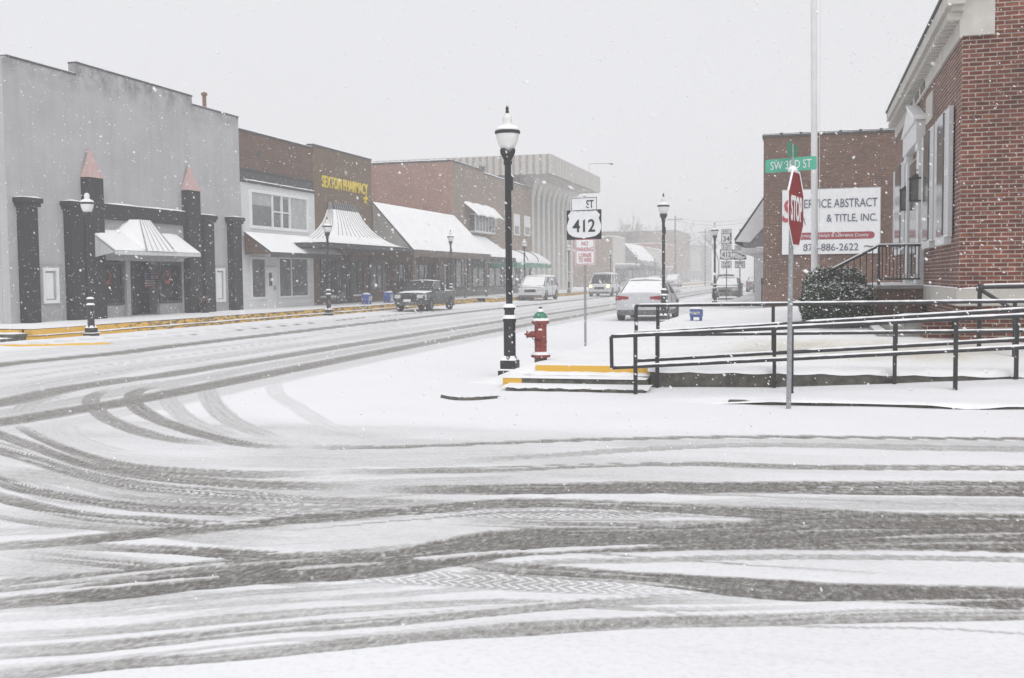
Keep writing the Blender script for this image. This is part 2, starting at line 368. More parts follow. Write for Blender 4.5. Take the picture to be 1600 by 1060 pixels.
rt = random.Random(11); NB = len(BANDS); snow_lines = []
for bi in range(NB):
    pts, hw, st, tr = tracks[bi]; n = len(pts)
    if n < 20: continue
    T = np.gradient(pts, axis=0); T /= np.linalg.norm(T, axis=1)[:, None]+1e-9; N = np.stack([-T[:, 1], T[:, 0]], 1)
    for _ in range(0 if bi == 0 or pts[:, 1].mean() > 8.3 else 2 if st > .5 else 1):                      # thin stray wheel marks beside the wide ones
        i0 = rt.randrange(0, n//2); i1 = min(n, i0+rt.randrange(n//3, n)); u = np.linspace(0, 1, i1-i0); sd = rt.choice((-1, 1)); o0, o1 = rt.uniform(.08, .45), rt.uniform(.02, .4)
        p = pts[i0:i1]+N[i0:i1]*((hw[i0:i1]+o0*(1-u)+o1*u)*sd)[:, None]; tracks.append((p, np.full(len(p), rt.uniform(.015, .06)), rt.uniform(.25, .6), 0))
    if st > .5 and pts[:, 1].mean() < 9:
        for _ in range(3):                                    # ridges of snow left inside
            ln = rt.randrange(8, max(9, min(26, n-2))); i0 = rt.randrange(0, n-ln); u = np.linspace(-1, 1, ln); f0 = rt.uniform(-.8, .8)
            snow_lines.append((rt.uniform(.35, .85), rt.uniform(.02, .05), pts[i0:i0+ln]+N[i0:i0+ln]*(hw[i0:i0+ln]*(f0+.15*u))[:, None]))
def vnoise(x, y, seed):                                       # cheap value noise
    r_ = np.random.default_rng(seed).random((256, 256)); xi = np.floor(x).astype(int); yi = np.floor(y).astype(int)
    fx = x-xi; fy_ = y-yi; fx = fx*fx*(3-2*fx); fy_ = fy_*fy_*(3-2*fy_)
    g = lambda a, b_: r_[(xi+a) % 256, (yi+b_) % 256]
    return (g(0,0)*(1-fx)+g(1,0)*fx)*(1-fy_)+(g(0,1)*(1-fx)+g(1,1)*fx)*fy_
ang = np.radians(np.concatenate([np.arange(-64, -43, .5), np.arange(-43, 12.5, .055), np.arange(12.5, 40, .5)]))
rr = 1/np.concatenate([np.linspace(1/2.8, 1/40, 520), np.linspace(1/41, 1/330, 70)])
AA, RR = np.meshgrid(ang, rr); X = (np.sin(AA)*RR).ravel(); Y = (np.cos(AA)*RR).ravel(); NV = len(X)
mask = np.zeros(NV, np.float32); tread = np.zeros(NV, np.float32); tu = np.zeros(NV, np.float32); tv = np.zeros(NV, np.float32); edge = np.zeros(NV, np.float32)
PP = np.stack([X, Y], 1)
for trk in tracks:
    pts, hw, st, tr = trk[:4]; lane_ = len(trk) > 4
    mw = hw.max()*1.6+.1
    # split into chunks so that bounding boxes stay tight
    cum = np.concatenate([[0], np.cumsum(np.linalg.norm(np.diff(pts, axis=0), axis=1))])
    bd = np.full(NV, 9., np.float32); bu = np.zeros(NV, np.float32); bv = np.zeros(NV, np.float32)
    for i in range(len(pts)-1):
        a, b_ = pts[i], pts[i+1]; lo = np.minimum(a, b_)-mw; hi = np.maximum(a, b_)+mw
        idx = np.nonzero((X > lo[0]) & (X < hi[0]) & (Y > lo[1]) & (Y < hi[1]))[0]
        if len(idx) == 0: continue
        d = b_-a; L2 = (d@d)+1e-9; q = PP[idx]-a; t_ = np.clip(q@d/L2, 0, 1); e = q-t_[:, None]*d
        dist = np.sqrt((e*e).sum(1)); sg = np.sign(d[0]*q[:, 1]-d[1]*q[:, 0]); w_ = hw[i]*(1-t_)+hw[i+1]*t_
        n_ = dist/w_; k = n_ < bd[idx]; ii = idx[k]
        bd[ii] = n_[k]; bu[ii] = (cum[i]+t_*math.sqrt(L2))[k]; bv[ii] = (dist*sg)[k]
    wob = 1+(.05 if lane_ else .16)*(vnoise(bu*(.6 if lane_ else 2.2)+31, bu*0+hw[0]*50+st*77, 3)-.5)+(0 if lane_ else .10)*(vnoise(bu*9, bv*0+st*31, 4)-.5)
    prof = st*(1-(ss(.55, 1.35, bd*wob) if lane_ else ss(.84, 1.10, bd*wob)))
    # ends fade out
    tot = cum[-1]; fd = np.clip(bu/.9, 0, 1)*np.clip((tot-bu)/.9, 0, 1); prof = prof*np.where(bd < 8, .25+.75*fd, 0)
    k = prof > mask
    tu[k] = bu[k]+st*13; tv[k] = bv[k]+.37*len(pts); tread[k] = tr
    edge = np.maximum(edge, np.where(bd < 2.2, np.exp(-((bd-1.18)/.13)**2)*st, 0)*(bd > 1))
    mask = np.maximum(mask, prof)
# thin lines of snow left standing between the wheel marks: strength, width, points
for st, wd, rows in [(.9,.09,[(780,864),(900,856),(1030,850)]), (.5,.04,[(1225,828),(1330,826),(1450,827)]), (.5,.04,[(890,829),(990,827),(1080,826)]), (.6,.05,[(1370,838),(1500,834),(1620,832)]),
        (.7,.07,[(440,889),(520,883),(600,877)]), (.6,.05,[(340,884),(420,877),(500,871)]), (.8,.08,[(650,872),(730,866),(810,859)]), (.9,.09,[(420,864),(560,853),(700,842)]),
        (.9,.07,[(-80,938),(0,930),(170,916),(340,901)]), (.6,.06,[(-60,923),(0,918),(150,906),(240,899)]), (.8,.06,[(300,822),(380,812),(460,804)]), (.7,.06,[(480,799),(560,792),(640,788)]),
        (.7,.05,[(1180,944),(1350,939),(1600,934)]), (.6,.04,[(1100,962),(1300,955),(1600,951)]), (.6,.03,[(1050,972),(1300,962),(1600,958)]), (.6,.05,[(200,757),(330,767),(430,772)]), (.5,.05,[(700,763),(820,760),(900,759)]),
        (.5,.04,[(1250,764),(1450,763),(1620,763)]), (.6,.05,[(560,776),(680,772),(800,769)]), (.6,.06,[(380,790),(480,797),(560,801)]), (.7,.06,[(60,798),(180,812),(300,820)]), (.6,.05,[(600,905),(700,899),(790,893)])]+snow_lines:
    pts = rows if isinstance(rows, np.ndarray) else cr([gp(x, y) for x, y in rows], 6)
    for i in range(len(pts)-1):
        a, b_ = pts[i], pts[i+1]; lo = np.minimum(a, b_)-.3; hi = np.maximum(a, b_)+.3
        idx = np.nonzero((X > lo[0]) & (X < hi[0]) & (Y > lo[1]) & (Y < hi[1]))[0]
        d = b_-a; q = PP[idx]-a; t_ = np.clip(q@d/(d@d), 0, 1); e = q-t_[:, None]*d; dist = np.sqrt((e*e).sum(1))
        tap = math.sin(math.pi*min(1, max(0, (i+.5)/(len(pts)-1))))**.5; ww = wd/2*tap*(.6+.8*vnoise(X[idx]*5, Y[idx]*5, 71))
        mask[idx] = np.minimum(mask[idx], 1-st*(1-ss(.6, 1.3, dist/ww)))
# general slush dusting where traffic crosses, clean elsewhere
far = np.hypot(X, Y)
inter = ss(3.8, 4.6, Y)*(1-ss(10.0, 11.2, Y+.02*X))*(1-.35*ss(-12, -20, X))
main = ss(-19, -17.5, X)*(1-ss(-9.5, -7.6, X))*ss(9, 14, Y)
dust = inter*(.07+.17*ss(2., -3., X)*ss(5.2, 6.2, Y))*(vnoise(X*1.1, Y*3.5, 9)*.9+.35)+.06*inter*ss(.75, .95, vnoise(X*.5, Y*6, 12))+.26*main*(vnoise(X*4, Y*.5, 10)*.7+.3)
mask2 = np.clip(np.maximum(mask, dust), 0, 1)
slab = ss(13.44, 13.56, Y)*ss(-2.2, -.8, X)
ramp_s = np.interp(X, [-2.4, -.5, .5, 2.7, 8], [-.0, .03, .08, .20, .40])*ss(-2.6, -2.0, X)
undul = .016*(vnoise(X*1.2, Y*1.2, 5)-.5)+.005*(vnoise(X*4, Y*4, 6)-.5)
Z = undul*(1-mask)-.010*mask+.0045*edge*vnoise(tu*14, tv*8, 8)+.007*(vnoise(X*18, Y*18, 7)-.5)*np.where(far < 14, 1, 0)*(mask*.95+.05)
Z = Z+np.where(X > -2.6, .06*slab+(ramp_s-.06*slab)*ss(13.7, 14.5, Y), 0)
# snow thrown up against the left steps, and the low kerb line buried at their foot
Z = Z+.05*np.exp(-((X+20.3)/.5)**2)*(Y > 20)+.05*(vnoise(X*0+3, Y*.8, 33)-.1)*np.exp(-((X+17.95)/.16)**2)*ss(25, 29, Y)*(1-ss(50, 53, Y))
me = bpy.data.meshes.new('street'); me.vertices.add(NV); me.vertices.foreach_set('co', np.stack([X, Y, Z], 1).astype(np.float32).ravel())
na, nr = len(ang), len(rr); i0 = (np.arange(nr-1)[:, None]*na+np.arange(na-1)[None, :]).ravel()
quads = np.stack([i0, i0+1, i0+na+1, i0+na], 1).astype(np.int32)
me.loops.add(quads.size); me.loops.foreach_set('vertex_index', quads.ravel()); me.polygons.add(len(quads))
me.polygons.foreach_set('loop_start', np.arange(len(quads), dtype=np.int32)*4); me.polygons.foreach_set('use_smooth', np.ones(len(quads), bool)); me.update()
curb = np.exp(-((X+17.80)/.10)**2)*ss(26, 29, Y)*(1-ss(50, 53, Y))*(vnoise(X*0, Y*.7, 34) > .32)
for nm, arr in (('wet', mask2), ('tread', tread), ('tu', tu), ('tv', tv), ('dark', np.clip(curb, 0, 1))):
    at = me.attributes.new(nm, 'FLOAT', 'POINT'); at.data.foreach_set('value', arr.astype(np.float32))
m, t, b = new('street_snow'); p = pos(t)
def attr(n):
    a = t.nodes.new('ShaderNodeAttribute'); a.attribute_name = n; return a.outputs['Fac']
def math_(op, a, b_, clamp=False):
    n = t.nodes.new('ShaderNodeMath'); n.operation = op; n.use_clamp = clamp
    for i, v in enumerate((a, b_)):
        if v is None: continue
        if isinstance(v, (int, float)): n.inputs[i].default_value = v
        else: t.links.new(v, n.inputs[i])
    return n.outputs[0]
cb = t.nodes.new('ShaderNodeCombineXYZ'); t.links.new(attr('tu'), cb.inputs[0]); t.links.new(attr('tv'), cb.inputs[1])
streak = noise(t, mapping(t, cb.outputs[0], (.6, 20, 1)), 1, 5, .8)
grain = noise(t, p, 26, 8, .75); lump = noise(t, p, 7, 5, .6); fine = noise(t, p, 90, 4, .7)
# chevron tread marks pressed by tyres
av = math_('ABSOLUTE', math_('SUBTRACT', math_('FRACT', math_('MULTIPLY', attr('tv'), 7.), None), .5), None)
ch = math_('FRACT', math_('ADD', math_('ADD', math_('MULTIPLY', attr('tu'), 15.), math_('MULTIPLY', av, 2.4)), math_('MULTIPLY', grain, 1.3)), None)
chev = math_('MULTIPLY', math_('LESS_THAN', math_('ADD', ch, math_('MULTIPLY', grain, .5)), .62), attr('tread'))
e = math_('ADD', attr('wet'), math_('MULTIPLY', math_('SUBTRACT', streak, .5), math_('MULTIPLY', math_('ADD', math_('MULTIPLY', attr('wet'), 1.1), .06), 1.5)))
e = math_('ADD', e, math_('MULTIPLY', math_('SUBTRACT', grain, .5), math_('ADD', math_('MULTIPLY', attr('wet'), 1.1), .12)))
e = math_('ADD', e, math_('MULTIPLY', math_('SUBTRACT', lump, .5), math_('ADD', math_('MULTIPLY', attr('wet'), .5), .05)))
e = math_('SUBTRACT', e, math_('MULTIPLY', chev, .38))
wetc = ramp(t, e, [(.0, (.86, .863, .875)), (.2, (.70, .70, .703)), (.4, (.52, .515, .507)), (.62, (.37, .362, .35)), (.85, (.275, .266, .252)), (1., (.19, .182, .17))])
clean = mixc(t, 1, (.99, .99, 1.), ramp(t, noise(t, p, .9, 5), [(.3, .97), (.7, 1.)]), 'MULTIPLY')
c = mixc(t, 1, wetc, clean, 'MULTIPLY')
gr2 = ramp(t, noise(t, mapping(t, p, (1, .42, 1)), 34, 3, .8), [(.32, (.42, .38, .33)), (.45, (.86, .85, .83)), (.55, (1.05, 1.05, 1.05)), (.66, (1.9, 1.92, 1.96))])
c = mixc(t, math_('MULTIPLY', math_('SUBTRACT', e, .25), 1.6, True), c, mixc(t, 1, c, gr2, 'MULTIPLY'))
spk = math_('MULTIPLY', math_('GREATER_THAN', noise(t, p, 38, 3, .6), .70), ramp(t, noise(t, p, 1.1, 3), [(.5, 0.), (.62, .45)]))
c = mixc(t, spk, c, (.30, .29, .27))
c = mixc(t, math_('MULTIPLY', math_('ADD', attr('dark'), math_('MULTIPLY', math_('SUBTRACT', grain, .5), .6)), 1., True), c, (.12, .105, .085))
c = mixc(t, math_('MULTIPLY', math_('GREATER_THAN', fine, .69), math_('MULTIPLY', attr('wet'), .8)), c, (.10, .09, .075))
t.links.new(c, b.inputs['Base Color'])
t.links.new(ramp(t, e, [(.2, .8), (.8, .5)]), b.inputs['Roughness']); b.inputs['Specular IOR Level'].default_value = .25
hh = math_('ADD', math_('MULTIPLY', grain, .5), math_('ADD', math_('MULTIPLY', e, -.8), math_('MULTIPLY', fine, .15)))
bump(t, b, hh, .008, .7)
me.materials.append(M['street_snow'])
o = bpy.data.objects.new('street', me); col.objects.link(o); struct(o)
g = MB(); g.add([(-900,-900,-.12),(900,-900,-.12),(900,900,-.12),(-900,900,-.12)], [(0,1,2,3)]); struct(g.build('ground', 'snow'))

# ------------------------------------------------------------------ right-hand corner: raised walk, lawn
def h_right(x, y):
    n = .012*(vnoise(np.array([x*2.]), np.array([y*2.]), 41)[0]-.5)
    s_ = float(ss(-5.0, -3.95, x)); rise = .25*float(ss(15.6, 18.6, y))*float(ss(-2.6, -.6, x))
    if y > 31: rise *= float(ss(70, 34, y)) if False else 1-float(ss(33, 45, y))*.6
    return (.29*s_+rise+n)
xs = np.concatenate([np.linspace(-5.05, 2.6, 60), np.linspace(2.8, 14, 30)]); ys = np.concatenate([np.linspace(15.42, 24, 70), np.linspace(24.4, 50, 50), np.linspace(52, 300, 40)])
P = [[(x, y, h_right(x, y)) for y in ys] for x in xs]
g = MB(); g.grid(P)
n0 = len(ys)
k = len(g.v); g.v += [(x, 15.43, -.08) for x in xs]
g.f += [(k+i, k+i+1, (i+1)*n0, i*n0) for i in range(len(xs)-1)]
me_ob = g.build('lawn', 'snow', smooth='all'); struct(me_ob)
m, t, b = new('lawn_snow'); p = pos(t)
s = t.nodes.new('ShaderNodeSeparateXYZ'); t.links.new(p, s.inputs[0])
def band(sock, a0, a1, b0, b1):
    u1 = t.nodes.new('ShaderNodeMapRange'); t.links.new(sock, u1.inputs[0]); u1.inputs[1].default_value = a0; u1.inputs[2].default_value = a1; u1.interpolation_type = 'SMOOTHSTEP'
    u2 = t.nodes.new('ShaderNodeMapRange'); t.links.new(sock, u2.inputs[0]); u2.inputs[1].default_value = b0; u2.inputs[2].default_value = b1; u2.inputs[3].default_value = 1; u2.inputs[4].default_value = 0; u2.interpolation_type = 'SMOOTHSTEP'
    return math_('MULTIPLY', u1.outputs[0], u2.outputs[0])
gm = math_('MULTIPLY', band(s.outputs[1], 16.0, 16.9, 17.5, 18.8), band(s.outputs[0], -1.7, -.5, 2.0, 3.4))
gm = math_('MULTIPLY', gm, ramp(t, noise(t, mapping(t, p, (1, .6, 1)), 2.2, 6), [(.3, .3), (.6, 1.)]))
tuft = ramp(t, noise(t, mapping(t, p, (9, 3, 9)), 5, 8, .8), [(.35, 0.), (.7, 1.)])
gf = math_('MULTIPLY', gm, math_('ADD', math_('MULTIPLY', tuft, .75), .22))
t.links.new(mixc(t, gf, ramp(t, noise(t, p, 1.3, 5), [(.3, (.83, .835, .85)), (.7, (.89, .89, .895))]), (.48, .42, .26)), b.inputs['Base Color'])
b.inputs['Roughness'].default_value = .8; b.inputs['Specular IOR Level'].default_value = .2; bump(t, b, noise(t, p, 16, 6), .008)
me_ob.data.materials[0] = M['lawn_snow']
# the two corner steps, kerb and retaining wall: concrete edges with snow on the treads
g = MB(); g.box(-3.95, -1.95, 15.40, 15.60, .0, .285); struct(g.build('upper_step_face', 'kerb_yellow'))
M['kerb_bright'] = M['kerb_yellow'].copy()
g = MB(); g.box(-4.3, -2.2, 14.85, 15.38, -.05, .135); struct(g.build('corner_step', 'wet_concrete', bevel=.015))
g = MB(); g.box(-4.306, -4.02, 14.845, 15.1, .0, .139); struct(g.build('step_paint', 'kerb_yellow'))
g = MB(); snow_strip(g, -4.33, -2.2, 14.83, 15.5, .141, .02, .12); snow_strip(g, -4.05, -2.2, 15.12, 15.52, .165, .03, .1); struct(g.build('step_snow', 'snow', smooth='all'))
g = MB(); g.box(-4.15, -2.15, 14.42, 14.8, -.06, .045); struct(g.build('kerb', 'wet_concrete', bevel=.02))
P = []
for i in range(60):
    x = -4.2+i*2.1/59; P.append([(x, 14.40+.03*math.sin(i*.6)+random.uniform(-.01, .01), .035+.012*random.random()), (x, 14.55, .062+.006*random.random()), (x, 14.72, .066), (x, 14.86, .07)])
g = MB(); g.grid(P); struct(g.build('kerb_snow', 'snow', smooth='all'))
rw = thing('retaining_wall', 'low dark stained concrete wall with snow on top behind the black ramp handrails', 'low wall', (2.5, 15.3, 0))
g = MB(); g.box(-2.19, 12, 15.17, 15.40, -.1, .25); g.build('wall', 'wet_concrete', rw, bevel=.02)
P = []
for i in range(240):
    x = -2.22+i*14.2/239; q = .012*math.sin(i*.5)+random.uniform(-.006, .006)
    P.append([(x, 15.155+q*.5, .235-.02*abs(math.sin(i*.31))), (x, 15.17, .26+q), (x, 15.26, .305+q), (x, 15.45, .315)])
g = MB(); g.grid(P); g.build('snow_cap', 'snow', rw, smooth='all')
g = MB(); g.box(-.95, 13, 13.385, 13.6, -.06, .042); struct(g.build('kerb', 'wet_concrete', bevel=.01))
P = []; n_ = 420
for i in range(n_):
    x = -1.45+i*14.5/(n_-1); q = float(vnoise(np.array([x*1.6]), np.array([2.]), 81)[0]); q2 = float(vnoise(np.array([x*5.]), np.array([5.]), 82)[0]); ed = float(ss(-1.5, -.3, x)); dr = -.01+(.006+.05*float(ss(.12, .75, q))+.012*(q2-.5))*ed; yw = 13.37-.05*q2*ed
    P.append([(x, yw, min(dr, .042)), (x, yw+.012, -.005+.058*ed), (x, 13.47, -.002+.064*ed), (x, 13.66, -.004+.064*ed)])
g = MB(); g.grid(P); struct(g.build('kerb_snow', 'snow', smooth='all'))
# bare crescent of kerb at the corner
P = []
for i in range(24):
    a = i/23; x = -4.75+a*.78; y = 13.35-.28*math.sin(a*3.0)+.1*a
    P.append([(x, y, .0), (x+.0, y+.03, .035+.01*random.random()), (x+.02, y+.10, .02)])
g = MB(); g.grid(P); struct(g.build('kerb_edge', 'wet_concrete'))

# ------------------------------------------------------------------ left-hand walk with two painted risers
SX, ZW = -20.95, .31
def slab_grid(name, x0, x1, y0, y1, z, mat='snow', nx=8, ny=120, amp=.012):
    P = [[(x, y, z+(vnoise(np.array([x*1.7]), np.array([y*1.1]), 51)[0]-.5)*2*amp) for y in np.linspace(y0, y1, ny)] for x in np.linspace(x0, x1, nx)]
    g = MB(); g.grid(P); return struct(g.build(name, mat, smooth='all'))
slab_grid('sidewalk', -30, SX-.01, 24.9, 340, ZW, ny=200)
slab_grid('sidewalk', SX, -19.85, 66.5, 340, ZW-.02, ny=120, nx=4)
g = MB(); g.box(SX-.3, SX, 24.9, 66.4, -.05, ZW-.02); struct(g.build('upper_riser', 'kerb_yellow'))
g = MB(); g.box(SX+.02, -20.42, 24.6, 53.5, -.05, .125); struct(g.build('lower_riser', 'kerb_yellow'))
slab_grid('step_snow', SX-.0, -20.40, 24.55, 53.5, .145, nx=4, amp=.01)
g = MB(); g.box(-20.4, -19.84, 66.4, 340, -.05, ZW-.04); struct(g.build('far_kerb', 'kerb_yellow'))
g = MB(); g.box(-30, SX-.35, 24.75, 24.89, -.05, ZW-.02); struct(g.build('walk_end', 'kerb_yellow'))
cs = thing('corner_steps', 'short dark concrete steps with snow on their treads at the left street corner', 'steps', (-22.2, 24.0, 0))
g = MB(); g.box(-26, -20.95, 24.1, 24.7, -.05, .2); g.box(-26, -20.9, 23.5, 24.08, -.05, .1); g.build('treads', 'wet_concrete', cs, bevel=.01)
g = MB(); snow_strip(g, -26, -20.95, 24.16, 24.72, .202, .03, .2); snow_strip(g, -26, -20.9, 23.56, 24.08, .102, .03, .2); g.build('snow_cap', 'snow', cs, smooth='all')
P = []
for i in range(40):
    a = i/39; x = -20.6+3.2*a; y = 22.4+1.1*a-.5*math.sin(a*3.1)
    P.append([(x, y, .0), (x-.02, y+.05, .035+.02*random.random()), (x-.03, y+.25, .03)])
g = MB(); g.grid(P); struct(g.build('kerb_edge', 'kerb_yellow'))

# ================================================================== LEFT-HAND BUILDINGS
FX = -24.5; ZB = ZW
def cap_line(mb, x0, x1, y0, y1, z, h=.04): mb.box(x0, x1, y0, y1, z, z+h); return mb
def window(parent, rect, x, frame_mat='white_paint', glass='glass_grey', mull=(), bars=(), fw=.09, d=.07, name='window'):
    y0, y1, z0, z1 = rect; f = MB()
    f.box(x, x+d, y0, y1, z0, z0+fw); f.box(x, x+d, y0, y1, z1-fw, z1)
    f.box(x, x+d, y0, y0+fw, z0+fw, z1-fw); f.box(x, x+d, y1-fw, y1, z0+fw, z1-fw)
    for q in mull: yy = y0+(y1-y0)*q; f.box(x, x+d-.01, yy-fw*.35, yy+fw*.35, z0+fw, z1-fw)
    for q in bars: zz = z0+(z1-z0)*q; f.box(x, x+d-.02, y0+fw, y1-fw, zz-fw*.25, zz+fw*.25)
    fo = f.build(name, frame_mat, parent); g = MB(); g.box(x-.03, x+.012, y0+fw*.5, y1-fw*.5, z0+fw*.5, z1-fw*.5)
    go = g.build('pane', glass, fo, off=parent.location); return fo
# ---- grey stucco building
yA, yB = PX(10, 300, FX).y, PX(375, 300, FX).y
b1 = thing('store_building', 'tall windowless grey stucco building with black pilasters and two pink pointed tips', 'building', (FX, yA, ZB))
yS1, yS2 = PX(118, 105, FX).y, PX(300, 155, FX).y
zA, zM, zC = 8.78, 9.2, 8.86
ent = fr(153, 415, 287, 500, FX); ey0, ey1 = ent[0], ent[1]; ez1 = PX(220, 408, FX).z
bx0 = FX-20
g = MB()
def prof(x0, x1):
    out = [(yA, -.1), (ey0, -.1), (ey0, ez1), (ey1, ez1), (ey1, -.1), (yB, -.1), (yB, zC), (yS2, zC), (yS2, zM), (yS1, zM), (yS1, zA), (yA+.25, zA+.06), (yA, zA-.1)]
    return [(x0, y, z) for y, z in out]
g.prism(prof(FX-.3, 0), (.3, 0, 0)); g.box(bx0, FX-.31, yA, yA+.3, -.1, zA-.15); g.box(bx0, FX-.31, yB-.3, yB-.02, -.1, zC-.1); g.box(bx0, FX-.31, yA+.31, yB-.31, 8.0, 8.2)
g.build('wall', 'grey_stucco', b1)
g = MB(); g.box(FX-.32, FX+.03, yA+.2, yS1-.02, zA+.0, zA+.06); g.box(FX-.32, FX+.03, yS1, yS2, zM+.002, zM+.06); g.box(FX-.32, FX+.03, yS2+.02, yB, zC+.002, zC+.06)
g.build('coping', 'dark_grey', b1)
g = MB()
for a, c, z in ((yA+.2, yS1, zA), (yS1, yS2, zM), (yS2, yB, zC)): g.box(FX-.3, FX-.0, a+.05, c-.05, z+.062, z+.085)
g.build('snow_cap', 'snow', b1)
def pilaster(px0, px1, ytop, cap=True, tip=None, name='pilaster'):
    y0, y1, _, z1 = fr(px0, ytop, px1, 500, FX); g = MB(); g.box(FX+.003, FX+.32, y0, y1, 0, z1)
    if cap: g.box(FX+.003, FX+.42, y0-.16, y1+.16, z1-.14, z1+.02); g.box(FX+.003, FX+.38, y0-.09, y1+.09, z1-.26, z1-.142)
    o = g.build(name, 'black_paint', b1, bevel=.01)
    if cap: g = MB(); snow_strip(g, FX, FX+.4, y0-.14, y1+.14, z1+.022, .05, .2); g.build('snow_cap', 'snow', o, off=b1.location, smooth='all')
    if tip:
        zt = PX((px0+px1)/2, tip, FX).z; ym = (y0+y1)/2; g = MB()
        g.add([(FX+.003, y0, z1), (FX+.34, y0, z1), (FX+.34, y1, z1), (FX+.003, y1, z1), (FX+.1, ym, zt)], [(0,1,4), (1,2,4), (2,3,4), (3,0,4), (0,3,2,1)])
        g.build('pointed_tip', 'pink_tip', o, off=b1.location)
pilaster(28, 49, 311); pilaster(101, 121, 317); pilaster(129, 153, 279, False, 230); pilaster(286, 305, 299, False, 256); pilaster(311, 326, 338); pilaster(356, 369, 341)
y0, y1, z0, z1 = fr(154, 325, 286, 342, FX); g = MB(); g.box(FX+.003, FX+.2, y0, y1, z1-.55, z1); fb = g.build('fascia', 'black_paint', b1)
g = MB(); snow_strip(g, FX, FX+.2, y0, y1, z1+.002, .05, .4); g.build('snow_cap', 'snow', fb, off=b1.location, smooth='all')
y0, y1, z0, z1 = fr(155, 345, 286, 362, FX); g = MB(); g.box(FX+.003, FX+.08, ey0+.02, ey1-.02, ez1+.0, z1-.03); g.build('sign_band', 'grey_trim', b1)
# entrance recess
rx = FX-1.5; yd0, yd1 = PX(205, 450, FX-.9).y, PX(255, 450, FX-.9).y
g = MB(); g.box(rx, rx+.1, ey0+.3, ey1-.3, 0, ez1+.3); g.box(rx+.1, FX-.31, ey0+.302, ey1-.302, ez1+.02, ez1+.1); g.build('entrance_recess', 'dark_grey', b1)
for (a, c) in ((ey0, ey0+(ey1-ey0)*.30), (ey0+(ey1-ey0)*.72, ey1)):
    window(b1, (a+.02, c, .75+ZB*0, ez1-.05), FX-.14, 'dark_grey', 'glass_dark', fw=.08, name='display_window')
    g = MB(); g.box(FX-.25, FX-.1, a+.02, c, ZB-.1, .74); g.build('stall_riser', 'grey_trim', b1)
g = MB(); yc = ey0+(ey1-ey0)*.305; g.box(FX-.16, FX+.02, yc, yc+.24, ZB-.1, ez1-.02); g.build('door_jamb', 'grey_trim', b1)
dr = (ey0+(ey1-ey0)*.42, ey0+(ey1-ey0)*.62, ZB, 2.65)
dw = window(b1, dr, FX-.85, 'dark_grey', 'glass_grey', fw=.12, name='door'); g = MB(); g.tube([(FX-.72, dr[0]+.14, 1.3), (FX-.72, dr[0]+.14, 1.7)], .02); g.build('handle', 'galvanised', dw, off=b1.location)
# small white-framed openings either side
for q in ((54, 413, 97, 500), (328, 415, 354, 492)):
    y0, y1, z0, z1 = fr(*q, FX); g = MB(); g.box(FX+.003, FX+.06, y0, y1, ZB-.1, z1); g.build('surround', 'grey_trim', b1)
    wo = window(b1, (y0+.28, y1-.28, z0+.55, z1-.12), FX+.062, 'white_paint', 'glass_pale', fw=.11, name='side_window')
    g = MB(); g.box(FX+.075, FX+.082, y0+.46, y1-.52, z0+.7, z1-.3); g.build('blind', 'white_paint', wo, off=b1.location)
# awning with the little central gable
a0, a1 = PX(157, 358, FX), PX(287, 363, FX); e0 = PX(180, 391, FX+1.15); e1 = PX(313, 395, FX+1.15)
za = a0.z; ze = (e0.z+e1.z)/2; ay0, ay1 = e0.y-.0, e1.y; ay0 = min(ay0, a0.y+.1)
g = MB(); g.hexa([(FX+.01, ay0, za-.05), (FX+1.15, ay0, ze-.05), (FX+1.15, ay1, ze-.05), (FX+.01, ay1, za-.05)], [(FX+.01, ay0, za), (FX+1.15, ay0, ze), (FX+1.15, ay1, ze), (FX+.01, ay1, za)])
g.prism([(FX+.01, ay0+.02, za-.06), (FX+.01, ay0+.02, ze-.3), (FX+1.1, ay0+.02, ze-.08)], (0, .03, 0)); g.prism([(FX+.01, ay1-.05, za-.06), (FX+.01, ay1-.05, ze-.3), (FX+1.1, ay1-.05, ze-.08)], (0, .03, 0))
g.box(FX+1.12, FX+1.17, ay0, ay1, ze-.16, ze-.03)
aw = g.build('awning', 'metal_rib_grey', b1)
def snow_sheet(parent, p00, p10, p01, p11, h=.05, n=16, m_=8, name='snow_cap', off=None):   # p00->p10 along, p00->p01 down the slope
    p00, p10, p01, p11 = map(Vector, (p00, p10, p01, p11)); P = []
    for i in range(n+1):
        a = i/n; r_ = []
        for j in range(m_+1):
            c_ = j/m_; q = (p00*(1-a)+p10*a)*(1-c_)+(p01*(1-a)+p11*a)*c_; e = min(i, n-i, j, m_-j)
            r_.append(q+Vector((0, 0, .004 if e == 0 else h*random.uniform(.8, 1.15))))
        P.append(r_)
    g = MB(); g.grid(P); return g.build(name, 'snow', parent, off=off, smooth='all')
snow_sheet(aw, (FX+.02, ay0, za), (FX+.02, ay1, za), (FX+1.17, ay0, ze-.01), (FX+1.17, ay1, ze-.01), off=b1.location)
gy = PX(252, 392, FX+1.22).y; gz = PX(238, 346, FX+.3).z; hw = .92
t0 = (FX+.02, gy-.55, gz); t1 = (FX+.02, gy+.55, gz); pk = (FX+.62, gy, gz-.02)
g = MB(); g.add([t0, t1, (FX+.55, gy+.32, gz), (FX+.55, gy-.32, gz), (FX+1.22, gy-hw, ze+.0), (FX+1.22, gy+hw, ze+.0), (FX+.02, gy-hw*1.1, za-.0), (FX+.02, gy+hw*1.1, za-.0)],
      [(0, 3, 2, 1), (3, 4, 5, 2), (0, 6, 4, 3), (1, 2, 5, 7), (0, 1, 7, 6), (4, 6, 7, 5)])
gb = g.build('gable_hood', 'snow', aw, off=b1.location)
g = MB()
for q in (-.75, -.45, -.15, .15, .45, .75): g.tube([(FX+.56, gy+q*.42, gz+.0), (FX+1.225, gy+q*hw*1.25, ze+.02)], .012, 5)
